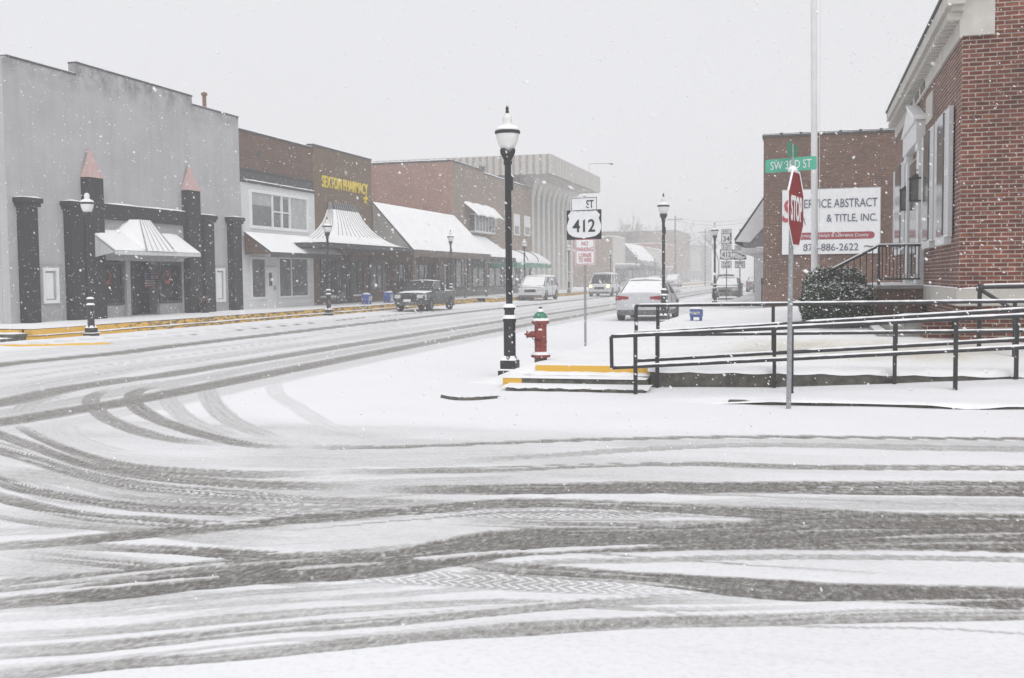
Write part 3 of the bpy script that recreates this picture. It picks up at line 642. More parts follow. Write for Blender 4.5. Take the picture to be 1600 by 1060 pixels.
for s_ in (-1, 1): g.tube([(FX+.56, gy+s_*.32, gz+.0), (FX+1.225, gy+s_*hw, ze+.01)], .022, 6)
g.tube([t0, t1], .03, 6); g.build('standing_seam', 'grey_trim', gb, off=b1.location)
g = MB(); vp = PX(319.5, 165, FX-2); g.tube([(FX-2, vp.y, zC-1.2), (FX-2, vp.y, vp.z+.45)], .09, 10); g.lathe([(.14, 0), (.14, .1), (.02, .16)], (FX-2, vp.y, vp.z+.45), 10); g.build('vent_pipe', 'rust_pipe', b1)
# wreaths, flag, planters: things in front of it
for i, (px, py, l) in enumerate(((163, 433, 'round evergreen wreath with red ribbon in the window left of the shop door'), (258, 433, 'round wreath with red ribbon in the window right of the flagged shop door'))):
    c = PX(px, py, FX-.04); wt = thing('wreath', l, 'wreath', (c.x, c.y, c.z), group='wreaths in the grey shop windows')
    g = MB()
    for k in range(90):
        a = random.uniform(0, 6.28); r_ = random.gauss(.24, .035); o_ = (random.uniform(0, .08), r_*math.cos(a), r_*math.sin(a)); s_ = .05
        v = [(o_[0]+random.uniform(-s_, s_)*.5, o_[1]+random.uniform(-s_, s_), o_[2]+random.uniform(-s_, s_)) for _ in range(3)]; g.add(v, [(0, 1, 2)])
    g.tube([(.03, .22*math.cos(a_), .22*math.sin(a_)) for a_ in np.linspace(0, 6.28, 20)], .035, 6); g.build('branches', 'wreath_green', wt, off=Z0)
    g = MB(); g.tube([(.09, .23*math.cos(a_)+.02*math.sin(a_*5), .23*math.sin(a_)) for a_ in np.linspace(0, 6.28, 26)], .02, 5)
    g.hexa([(.07, -.1, -.28), (.12, -.1, -.28), (.12, 0, -.2), (.07, 0, -.2)], [(.07, -.1, -.12), (.12, -.1, -.12), (.12, 0, -.18), (.07, 0, -.18)]); g.hexa([(.07, .1, -.28), (.12, .1, -.28), (.12, 0, -.2), (.07, 0, -.2)], [(.07, .1, -.12), (.12, .1, -.12), (.12, 0, -.18), (.07, 0, -.18)])
    g.build('ribbon', 'wreath_red', wt, off=Z0)
fc = PX(238, 437, FX-.76); fl = thing('national_flag', 'small striped national flag hung inside the glass shop door of the grey building', 'flag', (fc.x, fc.y, fc.z))
W_, H_ = .95, .62
g = MB(); g.box(0, .01, -W_/2, W_/2, -H_/2, H_/2); g.build('cloth', 'flag_white', fl, off=Z0)
g = MB()
for k in range(0, 13, 2): z = -H_/2+H_*k/13; g.box(.012, .014, -W_/2, W_/2, z, z+H_/13)
g.build('stripes', 'flag_red', fl, off=Z0)
g = MB(); g.box(.016, .019, -W_/2, -W_*.1, -H_/2+H_*6/13, H_/2); g.build('canton', 'flag_blue', fl, off=Z0)
g = MB()
for i in range(5):
    for j in range(4): yy, zz = -W_/2+.06+i*.065, .02+j*.07; g.box(.02, .022, yy, yy+.022, zz, zz+.022)
g.build('stars', 'flag_white', fl, off=Z0)
pc = G(318, 490, ZB); pl = thing('planter', 'dark planter pot with red and white winter flowers between the pilasters', 'planter', (FX+.7, PX(320, 480, FX+.7).y, ZB))
g = MB(); g.lathe([(.16, 0), (.24, .35), (.27, .42), (.24, .42)], Z0, 12); g.build('pot', 'black_paint', pl, off=Z0, smooth=True)
for mm, n_ in (('wreath_green', 60), ('wreath_red', 40), ('snow', 30)):
    g = MB()
    for k in range(n_):
        a = random.uniform(0, 6.28); r_ = random.uniform(0, .25); z = .42+random.uniform(0, .28); g.add([(r_*math.cos(a)+random.uniform(-.05, .05), r_*math.sin(a)+random.uniform(-.05, .05), z+random.uniform(-.05, .05)) for _ in range(3)], [(0, 1, 2)])
    g.build({'wreath_green': 'foliage', 'wreath_red': 'flowers', 'snow': 'snow_cap'}[mm], mm, pl, off=Z0)

# ---- brick shop with white siding
yC = PX(489, 300, FX).y
b2 = thing('store_building', 'brown brick shop with white boarded upper bay window and white shopfront', 'building', (FX, yB, ZB))
zt = 8.33; zs = PX(440, 294, FX).z
g = MB(); g.box(FX-.3, FX, yB+.02, yC, zs, zt); g.box(FX-16, FX-.31, yC-.3, yC, 0, zt-.3); g.box(FX-16, FX-.31, yB+.02, yC-.31, 7.6, 7.7); g.build('wall', 'brick_brown', b2)
g = MB(); g.box(FX-.33, FX+.05, yB+.02, yC, zt+.002, zt+.08); g.box(FX+.002, FX+.07, yB+.05, yC-.02, zs+.55, zs+.62); g.box(FX+.002, FX+.16, yB+.05, yC-.02, zs-.03, zs+.08); g.build('cornice', 'dark_grey', b2)
g = MB(); g.box(FX+.003, FX+.02, yB+.06, yC-.04, zs+.09, zs+.54); g.build('sign_panel', 'dark_grey', b2)
g = MB(); snow_strip(g, FX+.0, FX+.16, yB+.05, yC-.02, zs+.082, .05, .3); snow_strip(g, FX-.3, FX+.04, yB+.05, yC, zt+.082, .05, .3); g.build('snow_cap', 'snow', b2, smooth='all')
zaw = PX(430, 363, FX).z
g = MB(); g.box(FX-.2, FX+.08, yB+.02, yC-.02, zaw-.3, zs-.032); g.build('siding', 'white_siding', b2)
g = MB(); vt = fr(401, 236, 407, 246, FX); g.box(FX+.003, FX+.02, *vt[:2], *vt[2:]); g.build('vent', 'dark_grey', b2)
r_ = fr(389, 302, 480, 362, FX+.08); window(b2, (r_[0], r_[1], r_[2]+.05, r_[3]), FX+.082, 'white_paint', 'glass_pale', mull=(.36, .52, .66), bars=(), fw=.14, d=.09, name='upper_window')
g = MB(); rr_ = (r_[0]+(r_[1]-r_[0])*.03, r_[0]+(r_[1]-r_[0])*.35, r_[2]+.2, r_[2]+(r_[3]-r_[2])*.62); g.box(FX+.098, FX+.1, *rr_); g.box(FX+.098, FX+.1, r_[0]+(r_[1]-r_[0])*.38, r_[0]+(r_[1]-r_[0])*.5, r_[2]+.2, r_[3]-.2); g.box(FX+.098, FX+.1, r_[0]+(r_[1]-r_[0])*.54, r_[0]+(r_[1]-r_[0])*.64, r_[2]+.2, r_[3]-.25); g.build('curtain', 'glass_grey', b2)
g = MB(); g.box(FX+.101, FX+.15, r_[0]+(r_[1]-r_[0])*.36, r_[0]+(r_[1]-r_[0])*.66, (r_[2]+r_[3])/2-.03, (r_[2]+r_[3])/2+.03); g.build('transom_bar', 'white_paint', b2)
# shopfront set back
sf = FX-.05
g = MB(); g.box(sf-.2, sf, yB+.02, yC-.02, -.1, zaw-.302); g.build('shopfront', 'white_siding', b2)
for q, gm_ in (((391, 402, 415, 478), 'glass_grey'), ((434, 402, 481, 478), 'glass_grey')):
    y0, y1, z0, z1 = fr(*q, sf); window(b2, (y0, y1, max(z0, .75), z1), sf+.002, 'white_paint', gm_, mull=(.42,) if q[0] > 420 else (), fw=.1, name='shop_window')
y0, y1, z0, z1 = fr(416, 418, 429, 484, sf); do = window(b2, (y0, y1, ZB, z1), sf+.002, 'white_paint', 'white_paint', fw=.12, name='door')
g = MB(); g.box(sf+.016, sf+.02, y0+.25, y1-.25, 1.35, z1-.25); g.build('pane', 'glass_grey', do, off=b2.location); g = MB(); g.tube([(sf+.09, y1-.12, 1.15), (sf+.09, y1-.12, 1.35)], .025); g.build('handle', 'black_metal', do, off=b2.location)
def awning(parent, p_top0, p_top1, p_bot0, p_bot1, mat='dark_grey', side='dark_grey', h=.06, valance=.14, n=20):
    """sloping roof awning between wall line and eave line"""
    T0, T1, B0, B1 = map(Vector, (p_top0, p_top1, p_bot0, p_bot1)); dz = Vector((0, 0, .08)); g = MB()
    g.hexa([T0-dz, B0-dz, B1-dz, T1-dz], [T0, B0, B1, T1]); g.hexa([B0-dz-Vector((0,0,valance)), B0-dz-Vector((-.05,0,valance)), B1-dz-Vector((-.05,0,valance)), B1-dz-Vector((0,0,valance))], [B0-Vector((0,0,.002)), B0+Vector((.05,0,-.002)), B1+Vector((.05,0,-.002)), B1-Vector((0,0,.002))])
    aw = g.build('awning', mat, parent)
    for T_, B_, s_ in ((T0, B0, .02), (T1, B1, -.06)): g = MB(); g.prism([T_+Vector((0,s_,-.09)), Vector((T_.x, T_.y+s_, B_.z-.1)), B_+Vector((-.05,s_,-.1))], (0, .04, 0)); g.build('side_panel', side, aw, off=parent.location)
    snow_sheet(aw, T0, T1, B0+Vector((.04,0,0)), B1+Vector((.04,0,0)), h=h, n=n, off=parent.location); return aw
e0 = PX(404, 395, FX+1.35); zt_ = PX(379, 362, FX).z
awning(b2, (FX+.09, yB+.1, zt_), (FX+.09, yC-.05, zt_), (FX+1.4, yB+.1, e0.z+.05), (FX+1.4, yC+.3, e0.z+.05), side='brick_brown')

# ---- pharmacy
yD = PX(580, 300, FX).y
b3 = thing('pharmacy_building', 'tan brick pharmacy with yellow letters above a flared snow-covered metal canopy', 'building', (FX, yC, ZB))
zt = 8.5; zl = 3.0
g = MB(); g.box(FX-.3, FX+.02, yC+.02, yD, zl, zt); g.box(FX-16, FX-.31, yD-.3, yD, 0, zt-.2); g.box(FX-16, FX-.31, yC+.02, yC+.3, 0, zt-.2); g.box(FX-16, FX-.31, yC+.31, yD-.31, 7.7, 7.8); g.build('wall', 'brick_tan', b3)
g = MB(); g.box(FX-.33, FX+.06, yC, yD+.02, zt+.002, zt+.09); g.build('coping', 'dark_grey', b3)
g = MB(); snow_strip(g, FX-.3, FX+.04, yC+.02, yD, zt+.092, .05, .3); g.build('snow_cap', 'snow', b3, smooth='all')
l0, l1 = PX(502, 284, FX), PX(573, 296, FX); zc = (l0.z+l1.z)/2
text('SEXTON PHARMACY', 'lettering', 'letter_yellow', b3, (FX+.05, (l0.y+l1.y)/2, zc), (0,1,0), (0,0,1), l1.y-l0.y, .62, .06, bold=.004)
mp = PX(568, 311, FX); g = MB(); g.lathe([(.09, -.2), (.14, -.18), (.05, -.12), (.05, -.08), (.15, .03), (.18, .14), (.14, .14)], (FX+.1, mp.y, mp.z-.05), 12); g.tube([(FX+.1, mp.y, mp.z), (FX+.1, mp.y+.14, mp.z+.2)], .035, 6); g.build('mortar_emblem', 'letter_yellow', b3)
# lower front: columns and windows
lf = FX-.1
g = MB(); g.box(lf-.2, lf, yC+.02, yD, -.1, zl); g.build('lower_front', 'brick_brown', b3)
W3 = [(501, 408, 520, 462), (548, 408, 568, 460)]
for q in W3:
    y0, y1, z0, z1 = fr(*q, lf); wo = window(b3, (y0, y1, z0, z1), lf+.003, 'dark_grey', 'glass_dark', mull=(.5,), fw=.08, name='shop_window')
    g = MB(); g.box(lf+.003, lf+.14, y0-.1, y1+.1, z0-.1, z0-.01); g.build('sill', 'white_paint', wo, off=b3.location)
y0, y1, z0, z1 = fr(527, 410, 543, 480, lf); dd = window(b3, (y0, y1, ZB, z1), lf+.003, 'dark_grey', 'glass_dark', fw=.12, name='door'); g = MB(); g.tube([(lf+.1, y0+.16, 1.2), (lf+.1, y0+.16, 1.6)], .02); g.build('handle', 'galvanised', dd, off=b3.location)
for px in (524, 546, 577):
    yy = PX(px, 440, lf).y; g = MB(); g.box(lf+.004, lf+.16, yy-.13, yy+.13, ZB-.1, zl-.002); g.build('pilaster', 'dark_grey', b3)
# flared canopy: concave curve from a short ridge out to a broad eave
rid0, rid1 = PX(520, 318, FX+.3).y, PX(557, 323, FX+.3).y; zr = PX(538, 320, FX+.2).z; zev = PX(560, 383, FX+2.4).z
yL_, yR_ = PX(506, 378, FX+2.4).y, PX(640, 386, FX+2.4).y; Pc = []
for j in range(11):
    s_ = j/10; z = zr+(zev-zr)*(1-(1-s_)**1.75); xo = FX+.25+(2.15)*s_**1.25
    yl = rid0+(yL_-rid0)*s_**1.7; yr = rid1+(yR_-rid1)*s_**1.7; Pc.append((xo, yl, yr, z))
rings = [[(FX+.02, yl, z), (xo-.1, yl, z), (xo, yl+.12, z), (xo, yr-.12, z), (xo-.1, yr, z), (FX+.02, yr, z)] for xo, yl, yr, z in Pc]
g = MB(); g.loft(rings); g.box(FX+.03, Pc[-1][0]+.03, Pc[-1][1]-.03, Pc[-1][2]+.03, zev-.18, zev-.012); cn = g.build('canopy', 'dark_grey', b3)
rings = [[(FX+.02, yl-.02, z+.03), (xo+.01, yl-.02, z+.03), (xo+.03, yl+.10, z+.03), (xo+.03, yr-.10, z+.03), (xo+.01, yr+.02, z+.03), (FX+.02, yr+.02, z+.03)] for xo, yl, yr, z in Pc[1:]]
g = MB(); g.loft(rings); g.build('snow_cap', 'snow', cn, off=b3.location, smooth=True)
g = MB()
for i in range(1, 12):
    f_ = i/12; g.tube([(xo+.03, yl+(yr-yl)*f_, z+.045) for xo, yl, yr, z in Pc[:7]], .02, 5)
for i in range(1, 6):
    f_ = i/6; g.tube([(FX+.05+(xo-FX-.05)*f_, yl-.02, z+.04) for xo, yl, yr, z in Pc[:8]], .018, 5)
g.build('standing_seam', 'grey_trim', cn, off=b3.location)

# ---- low shop with the big snowy roof slope
yE = 72.0
b4 = thing('store_building', 'low shop under the widest snow-covered roof slope, beyond the pharmacy', 'building', (FX, yD, ZB))
zr4 = PX(585, 316, FX).z; eX = FX+2.5; ez = PX(660, 388, eX).z; ez = (PX(636, 385, eX).z+PX(762, 401, eX).z)/2
g = MB(); g.box(FX-.3, FX, yD+.02, yE-.02, 2.7, zr4-.02); g.box(FX-14, FX-.31, yD+.02, yE-.02, zr4-.5, zr4-.4); g.build('wall', 'brick_brown', b4)
g = MB(); g.box(FX-.5, FX-.3, yD+.02, yE, -.1, 2.699); g.build('lower_front', 'brick_brown', b4)
yy0, yy1 = yD+.1, yE+.3; be0 = PX(635, 385, eX).y
aw4 = awning(b4, (FX+.02, yy0, zr4), (FX+.02, yy1, zr4), (eX, yD+.1, ez), (eX, yE+1.0, ez), mat='wood_door', side='shingles', h=.07, n=40, valance=.3)
for i, (a, c) in enumerate(((.03, .2), (.27, .44), (.5, .72), (.78, .97))):
    y0 = yD+(yE-yD)*a; y1 = yD+(yE-yD)*c; window(b4, (y0, y1, .95, 2.6), FX-.29, 'dark_grey', 'glass_dark' if i % 2 else 'glass_grey', mull=(.33, .66), fw=.08, name='shop_window')
for a in (.235, .47, .75):
    yy = yD+(yE-yD)*a; g = MB(); g.box(FX-.29, FX+.05, yy-.18, yy+.18, ZB-.1, 2.69); g.build('pier', 'brick_brown', b4)
for a in (.0, .33, .66, 1.0):
    yy = yD+.4+(yE-yD-.3)*a; g = MB(); g.box(eX-.12, eX+.02, yy-.07, yy+.07, ZB-.05, ez-.3); g.build('post', 'wood_door', b4)
vn = PX(645, 316, FX-4); g = MB(); g.lathe([(.35, -.6), (.35, 0), (.5, .05), (.45, .18), (.1, .25)], (FX-4, 66, zr4+.4), 14); g.build('roof_vent', 'grey_trim', b4)

# ---- tall brick building
yF = PX(757, 300, FX).y; zt = 9.95
b5 = thing('brick_building', 'tall faded pink brick building with white scalloped hood over its bay window', 'building', (FX, yE, ZB))
g = MB(); g.box(FX-.02, FX, yE, yF, 3.3, zt); g.box(FX-.3, FX-.021, yE+.02, yF, 0, zt-.01); g.build('wall', 'brick_grey', b5)
g = MB(); g.box(FX-24, FX-.021, yE-.02, yE+.018, -.1, zt-.003); g.box(FX-24, FX-.31, yE+.02, yE+.3, -.1, zt-.01); g.build('side_wall', 'brick_pink', b5)
g = MB(); g.box(FX-24, FX-.2, yE-.05, yE+.3, zt+.0, zt+.1); g.box(FX-.32, FX+.05, yE-.05, yF, zt+.001, zt+.13); g.box(FX-.32, FX+.06, yF-.4, yF, zt+.132, zt+.4); g.build('coping', 'dark_grey', b5)
g = MB(); snow_strip(g, FX-24, FX-.1, yE-.05, yE+.3, zt+.135, .06, .5); snow_strip(g, FX-.32, FX+.05, yE, yF-.45, zt+.135, .06, .3); g.build('snow_cap', 'snow', b5, smooth='all')
g = MB(); g.box(FX-22, FX-.31, yE+.31, yF-.1, 8.8, 8.9); g.build('roof', 'snow', b5)
y0, y1, z0, z1 = fr(733, 338, 759, 362, FX); bw_ = MB(); bw_.box(FX+.002, FX+.5, y0+.1, y1+1.0, z0-.12, z0); bw_.box(FX+.002, FX+.5, y0+.1, y1+1., z1, z1+.1); bo = bw_.build('bay_window', 'white_paint', b5)
g = MB(); g.box(FX+.003, FX+.42, y0+.16, y1+.94, z0+.001, z1-.001); g.build('pane', 'glass_grey', bo, off=b5.location)
for k in range(7): g = MB(); yy = y0+.14+(y1+.84-y0)*k/6; g.box(FX+.424, FX+.47, yy-.05, yy+.05, z0+.001, z1-.001); g.build('mullion', 'white_paint', bo, off=b5.location)
for k in range(3):
    c0 = y0-1.3+k*(y1-y0+2.6)/3; c1 = c0+(y1-y0+2.6)/3; zt_ = PX(735, 319, FX).z; zb_ = PX(750, 336, FX+1.1).z; P = []
    for i in range(9):
        a = i/8*math.pi; yy = (c0+c1)/2-(c1-c0)/2*math.cos(a); hh_ = .25*math.sin(a); P.append([(FX+.02, yy, zt_+hh_*.6), (FX+.5, yy, (zt_*.6+zb_*.4)+hh_*1.2), (FX+1.1, yy, zb_+hh_*.6), (FX+1.12, yy, zb_+hh_*.6-.14)])
    g = MB(); g.grid(P); g.build('scalloped_hood', 'snow', b5, smooth='all')
aw5y = yE+1.1; zz5 = PX(735, 366, FX).z
awning(b5, (FX+.02, aw5y, zz5), (FX+.02, yF, zz5-.1), (FX+2.4, aw5y, ez-.15), (FX+2.4, yF+.2, ez-.15), h=.06, valance=.3)
g = MB(); g.box(FX-.3, FX+.002, yE+.02, yF-.02, -.1, 3.28); g.build('lower_front', 'grey_panel', b5)
for a in ((.05, .42), (.55, .95)): window(b5, (yE+(yF-yE)*a[0], yE+(yF-yE)*a[1], .9, 3.0), FX+.01, 'dark_grey', 'glass_grey', mull=(.5,), name='shop_window')

# ---- lower tan brick building
yG = PX(830, 300, FX).y; zt = PX(790, 283, FX).z
b6 = thing('brick_building', 'weathered tan brick building with two narrow white upstairs windows and rounded awning', 'building', (FX, yF, ZB))
g = MB(); g.box(FX-.3, FX+.0, yF+.02, yG, 3.1, zt); g.box(FX-20, FX-.31, yF+.02, yG, 0, zt-.5); g.build('wall', 'brick_grey', b6)
g = MB(); g.box(FX-.32, FX+.05, yF+.02, yG, zt+.002, zt+.09); g.build('coping', 'dark_grey', b6)
g = MB(); snow_strip(g, FX-.32, FX+.06, yF+.02, yG, zt+.092, .09, .3); g.build('snow_cap', 'snow', b6, smooth='all')
for q in ((803, 335, 811, 368), (819, 338, 827, 369)):
    y0, y1, z0, z1 = fr(*q, FX); wo = window(b6, (y0-.1, y1+.1, z0, z1), FX+.003, 'white_paint', 'glass_grey', bars=(.45,), fw=.12, name='upper_window')
    g = MB(); g.box(FX+.02, FX+.03, y0+.02, y1-.02, z0+(z1-z0)*.48, z1-.1); g.build('blind', 'white_paint', wo, off=b6.location)
for q in ((766, 329, 773, 352),):
    y0, y1, z0, z1 = fr(*q, FX); g = MB(); g.box(FX+.003, FX+.05, y0, y1+.6, z0-.4, z1); g.build('blocked_window', 'grey_trim', b6)
dq = PX(771, 358, FX+.5); g = MB(); g.lathe([(.05, -.1), (.42, .06), (.5, .14), (.4, .12)], (FX+.5, dq.y, dq.z), 14); g.tube([(FX, dq.y, dq.z-.4), (FX+.5, dq.y, dq.z-.05)], .04, 6); g.build('dish', 'grey_trim', b6)
# barrel awning
y0, y1 = PX(790, 400, FX+1.2).y, PX(846, 400, FX+1.2).y; z1_ = PX(815, 391, FX+.6).z; z0_ = PX(815, 409, FX+1.8).z; P = []
for i in range(13):
    a = i/12; yy = y0+(y1-y0)*a; endr = min(1, math.sin(min(a, 1-a)*math.pi*2.2)**.5 if 0 < a < 1 and min(a, 1-a) < .23 else (1 if 0 < a < 1 else .12))
    P.append([(FX+.02, yy, z0_+(z1_-z0_)*endr)]+[(FX+2.1*math.sin(q), yy, z0_+(z1_-z0_)*endr*math.cos(q)) for q in np.linspace(.2, 1.57, 7)]+[(FX+2.1, yy, z0_-.35)])
g = MB(); g.grid(P); ba = g.build('barrel_awning', 'snow', b6, smooth='all')
g = MB(); g.box(FX+2.1, FX+2.13, y0, y1, z0_-.5, z0_-.1); g.box(FX+.02, FX+2.1, y0-.02, y0+.02, z0_-.5, z0_-.1); g.build('valance', 'green_hydrant', ba, off=b6.location)
for k in (.3, .6):
    yy = y0+(y1-y0)*k; g = MB(); g.tube([(FX+2.12*math.sin(q), yy, z0_+(z1_-z0_)*math.cos(q)+.03) for q in np.linspace(.3, 1.57, 8)], .035, 5); g.build('frame_rib', 'dark_grey', ba, off=b6.location)
g = MB(); g.box(FX-.3, FX+.002, yF+.02, yG-.02, -.1, 3.08); g.build('lower_front', 'grey_panel', b6)
for a in ((.05, .3), (.36, .62), (.7, .95)): window(b6, (yF+(yG-yF)*a[0], yF+(yG-yF)*a[1], .9, 2.8), FX+.01, 'dark_grey', 'glass_grey', mull=(.5,), name='shop_window')

# ---- pale concrete hall with fluted overhanging roof and arched fins
OX = FX+2.6
c0 = PX(860, 241, OX); c0b = PX(860, 271, OX); c1 = PX(938, 277, OX); yH0, yH1 = c0.y, c1.y; zt = (c0.z+c1.z)/2; zb = c0b.z
b7 = thing('concrete_hall', 'pale concrete hall with tall arched columns under a fluted overhanging roof', 'building', (FX, yG, ZB))
g = MB(); g.box(OX-.5, OX, yH0+.5, yH1, zb, zt); g.box(FX-28, OX, yH0, yH0+.5, zb+.0, zt); g.box(FX-28, OX-.51, yH1-.5, yH1, zb, zt); fa = g.build('roof_fascia', 'fluted_concrete', b7)
g = MB(); g.box(FX-28, OX-.51, yH0+.51, yH1-.51, zb+.05, zb+.4); g.build('soffit', 'cream_stone', b7)
g = MB(); g.box(FX-28, FX-1.2, yG+.6, yH1-2, -.1, zb+.04); g.build('wall', 'cream_stone', b7)
cyA, cyB = PX(838, 350, FX).y, PX(934, 350, FX).y; nC = 9
for k in range(nC):
    yy = cyA+(yH1-1.5-cyA)*k/(nC-1); P = []
    pts = [(0, -.38), (0, .38)]
    prof_ = []
    for z_, w_ in ((-.1, .42), (zb*.80, .42), (zb*.89, .55), (zb*.95, .85), (zb+.03, 1.45)): prof_.append((z_, w_))
    g = MB(); ring = []
    for z_, w_ in prof_:
        dx = .6+(w_-.42)*.7
        ring.append([(FX-1.2, yy-w_, z_), (FX-.9+dx, yy-w_, z_), (FX-.9+dx, yy+w_, z_), (FX-1.2, yy+w_, z_)])
    g.loft(ring); g.build('column', 'pale_stone', b7)
    if k < nC-1:
        y2 = cyA+(yH1-1.5-cyA)*(k+1)/(nC-1); g = MB(); g.box(FX-1.19, FX-1.1, yy+.32, y2-.32, .8, zb*.9); g.build('window', 'glass_dark', b7)
g = MB(); fl_ = PX(921, 262, OX-1); g.tube([(OX-1, fl_.y, zt-.1), (OX-1, fl_.y, zt+1.4), (OX+1.3, fl_.y+.4, zt+1.4)], .03, 6); g.box(OX+1.2, OX+1.5, fl_.y+.2, fl_.y+.6, zt+1.25, zt+1.4); g.build('roof_arm_lamp', 'dark_grey', b7)
g = MB(); g.box(FX-28, OX-.0, yH0+.02, yH1, zt+.002, zt+.08); g.build('snow_cap', 'snow', b7)

# ---- farther blocks, fading in the snow
def block(name, label, px0, px1, ytop, mat, side_mat=None, X=FX, depth=14, z=None, ledge=None, win=3, wm='glass_grey'):
    y0 = PX(px0, 430, X).y; y1 = PX(px1, 430, X).y; zt = PX(px0, ytop, X).z if z is None else z
    o = thing(name, label, 'building', (X, y0, .2)); g = MB(); g.box(X-.3, X, y0, y1, -.2, zt); g.box(X-depth, X-.31, y1-.3, y1, -.2, zt-.1); g.box(X-depth, X-.31, y0+.02, y1-.32, zt-.4, zt-.3); g.build('wall', mat, o)
    g = MB(); g.box(X-depth, X-.301, y0-.0, y0+.3, -.2, zt-.002); g.build('side_wall', side_mat or mat, o)
    g = MB(); g.box(X-.35, X+.06, y0-.05, y1, zt+.002, zt+.12); g.box(X-depth, X-.36, y0-.05, y0+.35, zt+.003, zt+.11); g.build('snow_cap', 'snow', o)
    for k in range(win):
        a = y0+(y1-y0)*(k+.12)/win; c = y0+(y1-y0)*(k+.85)/win; window(o, (a, c, .9, 2.7), X+.003, 'dark_grey', wm, mull=(.5,), name='shop_window')
    if ledge:
        z_ = ledge; g = MB(); g.box(X+.003, X+2.0, y0, y1, z_, z_+.25); q = g.build('canopy', 'grey_trim', o); g = MB(); g.box(X+.003, X+2.02, y0-.02, y1, z_+.252, z_+.42); g.build('snow_cap', 'snow', q, off=o.location)
    return o, y0, y1, zt
block('store_building', 'plain dark grey flat-roofed block just beyond the concrete hall', 961, 977, 377, 'cream_stone', 'brick_grey', z=PX(961, 370, FX).z, ledge=3.0, depth=16)
o8, y0, y1, zt = block('store_building', 'shop with white ribbed mansard roof far down the left side', 979, 1008, 378, 'grey_panel', z=3.2)
zz = PX(979, 379, FX).z; g = MB(); g.hexa([(FX-4, y0, 3.2), (FX+2.6, y0, 3.2), (FX+2.6, y1, 3.2), (FX-4, y1, 3.2)], [(FX-4, y0, zz), (FX-.6, y0, zz), (FX-.6, y1, zz), (FX-4, y1, zz)]); mo = g.build('mansard_roof', 'shingles', o8)
snow_sheet(mo, (FX-.5, y0, zz), (FX-.5, y1, zz), (FX+1.9, y0, 3.9), (FX+1.9, y1, 3.9), h=.1, off=o8.location)
block('store_building', 'pale beige low shop beyond the ribbed mansard roof', 1009, 1034, 384, 'cream_stone', z=6.2, ledge=2.9)
block('brick_building', 'faded pinkish brick shop next to the tall dim block', 1035, 1056, 384, 'brick_pink', z=7.4)
block('store_building', 'tallest dim grey block at the far end of the left row', 1058, 1078, 372, 'brick_grey', z=10.6, X=FX, depth=20)
block('store_building', 'faint white shop almost lost in the falling snow', 1080, 1096, 395, 'cream_stone', z=8.0)
block('store_building', 'faint grey block behind the utility pole at the street end', 1098, 1112, 400, 'grey_panel', z=9.0)
b9 = thing('tank_building', 'ghostly pale rooftop block above the far row, behind the shops', 'building', (-48, 190, 0)); g = MB(); g.box(-56, -47, 188, 200, 0, 12.5); g.box(-53.5, -49, 189, 196, 12.5, 14.5); g.build('wall', 'cream_stone', b9); g = MB(); g.box(-56.1, -46.9, 187.9, 188.6, 12.51, 12.9); g.build('snow_cap', 'snow', b9)

# ================================================================== RIGHT-HAND BUILDINGS
XF = 2.30; YN, YR = 17.95, 30.6; XO = 2.04; ZF0, ZF1 = 5.28, 5.58
po = thing('brick_building', 'near red brick building with pale stone cornice, white shutters and white door surround', 'building', (XF, YN, .3))
g = MB(); g.box(XF, 15, YN, YR, 1.36, 5.8); g.box(PY(1554, 20, YN).x+.003, 15, YN-.001, YN+.45, 5.801, 8.2); g.build('wall', 'brick_red', po)
g = MB(); g.box(XF+.03, 15, YN+.03, YR-.03, -.1, 1.085); g.build('basement_wall', 'brick_red', po)
g = MB(); g.box(XF-.05, 15.03, YN-.05, YR+.02, 1.087, 1.358); g.build('water_table', 'cream_stone', po, bevel=.01)
g = MB(); snow_strip(g, XF-.055, XF+.0, YN-.05, YR, 1.36, .022, .2); snow_strip(g, XF-.05, 15, YN-.055, YN, 1.36, .02, .2); g.build('snow_cap', 'snow', po, smooth='all')
g = MB(); g.box(XF-.05, XF+.005-.01, YN-.05, YR, ZF0-.02, ZF1); g.box(XF-.048, PY(1554, 20, YN).x, YN-.052, YN-.002, ZF0+.0, ZF1+.5); g.build('frieze', 'cream_stone', po)
g = MB(); g.box(XO, XF-.0, YN-.3, YR, ZF1+.14, ZF1+.36); g.box(XO+.08, XF, YN-.2, YR-.02, ZF1+.06, ZF1+.138); g.box(XO, PY(1554, 20, YN).x, YN-.3, YN-.01, ZF1+.502, ZF1+.8); cn = g.build('cornice', 'cream_stone', po)
g = MB(); g.box(XO-.03, XF, YN-.32, YR+.02, ZF1+.362, ZF1+.42); g.build('gutter', 'dark_grey', po)
for k in range(48):
    yy = YN-.1+k*(YR-YN)/48; g = MB(); g.box(XO+.03, XF-.052, yy, yy+.13, ZF1-.06, ZF1+.055); g.build('modillion', 'cream_stone', cn, off=po.location)
for k in range(3):
    y0 = PX(1445-k*9.5, 140, XF-.05).y; g = MB(); g.box(XF-.062, XF-.049, y0, y0+.75, ZF0+.05, ZF1-.1); g.build('frieze_vent', 'glass_dark', po)
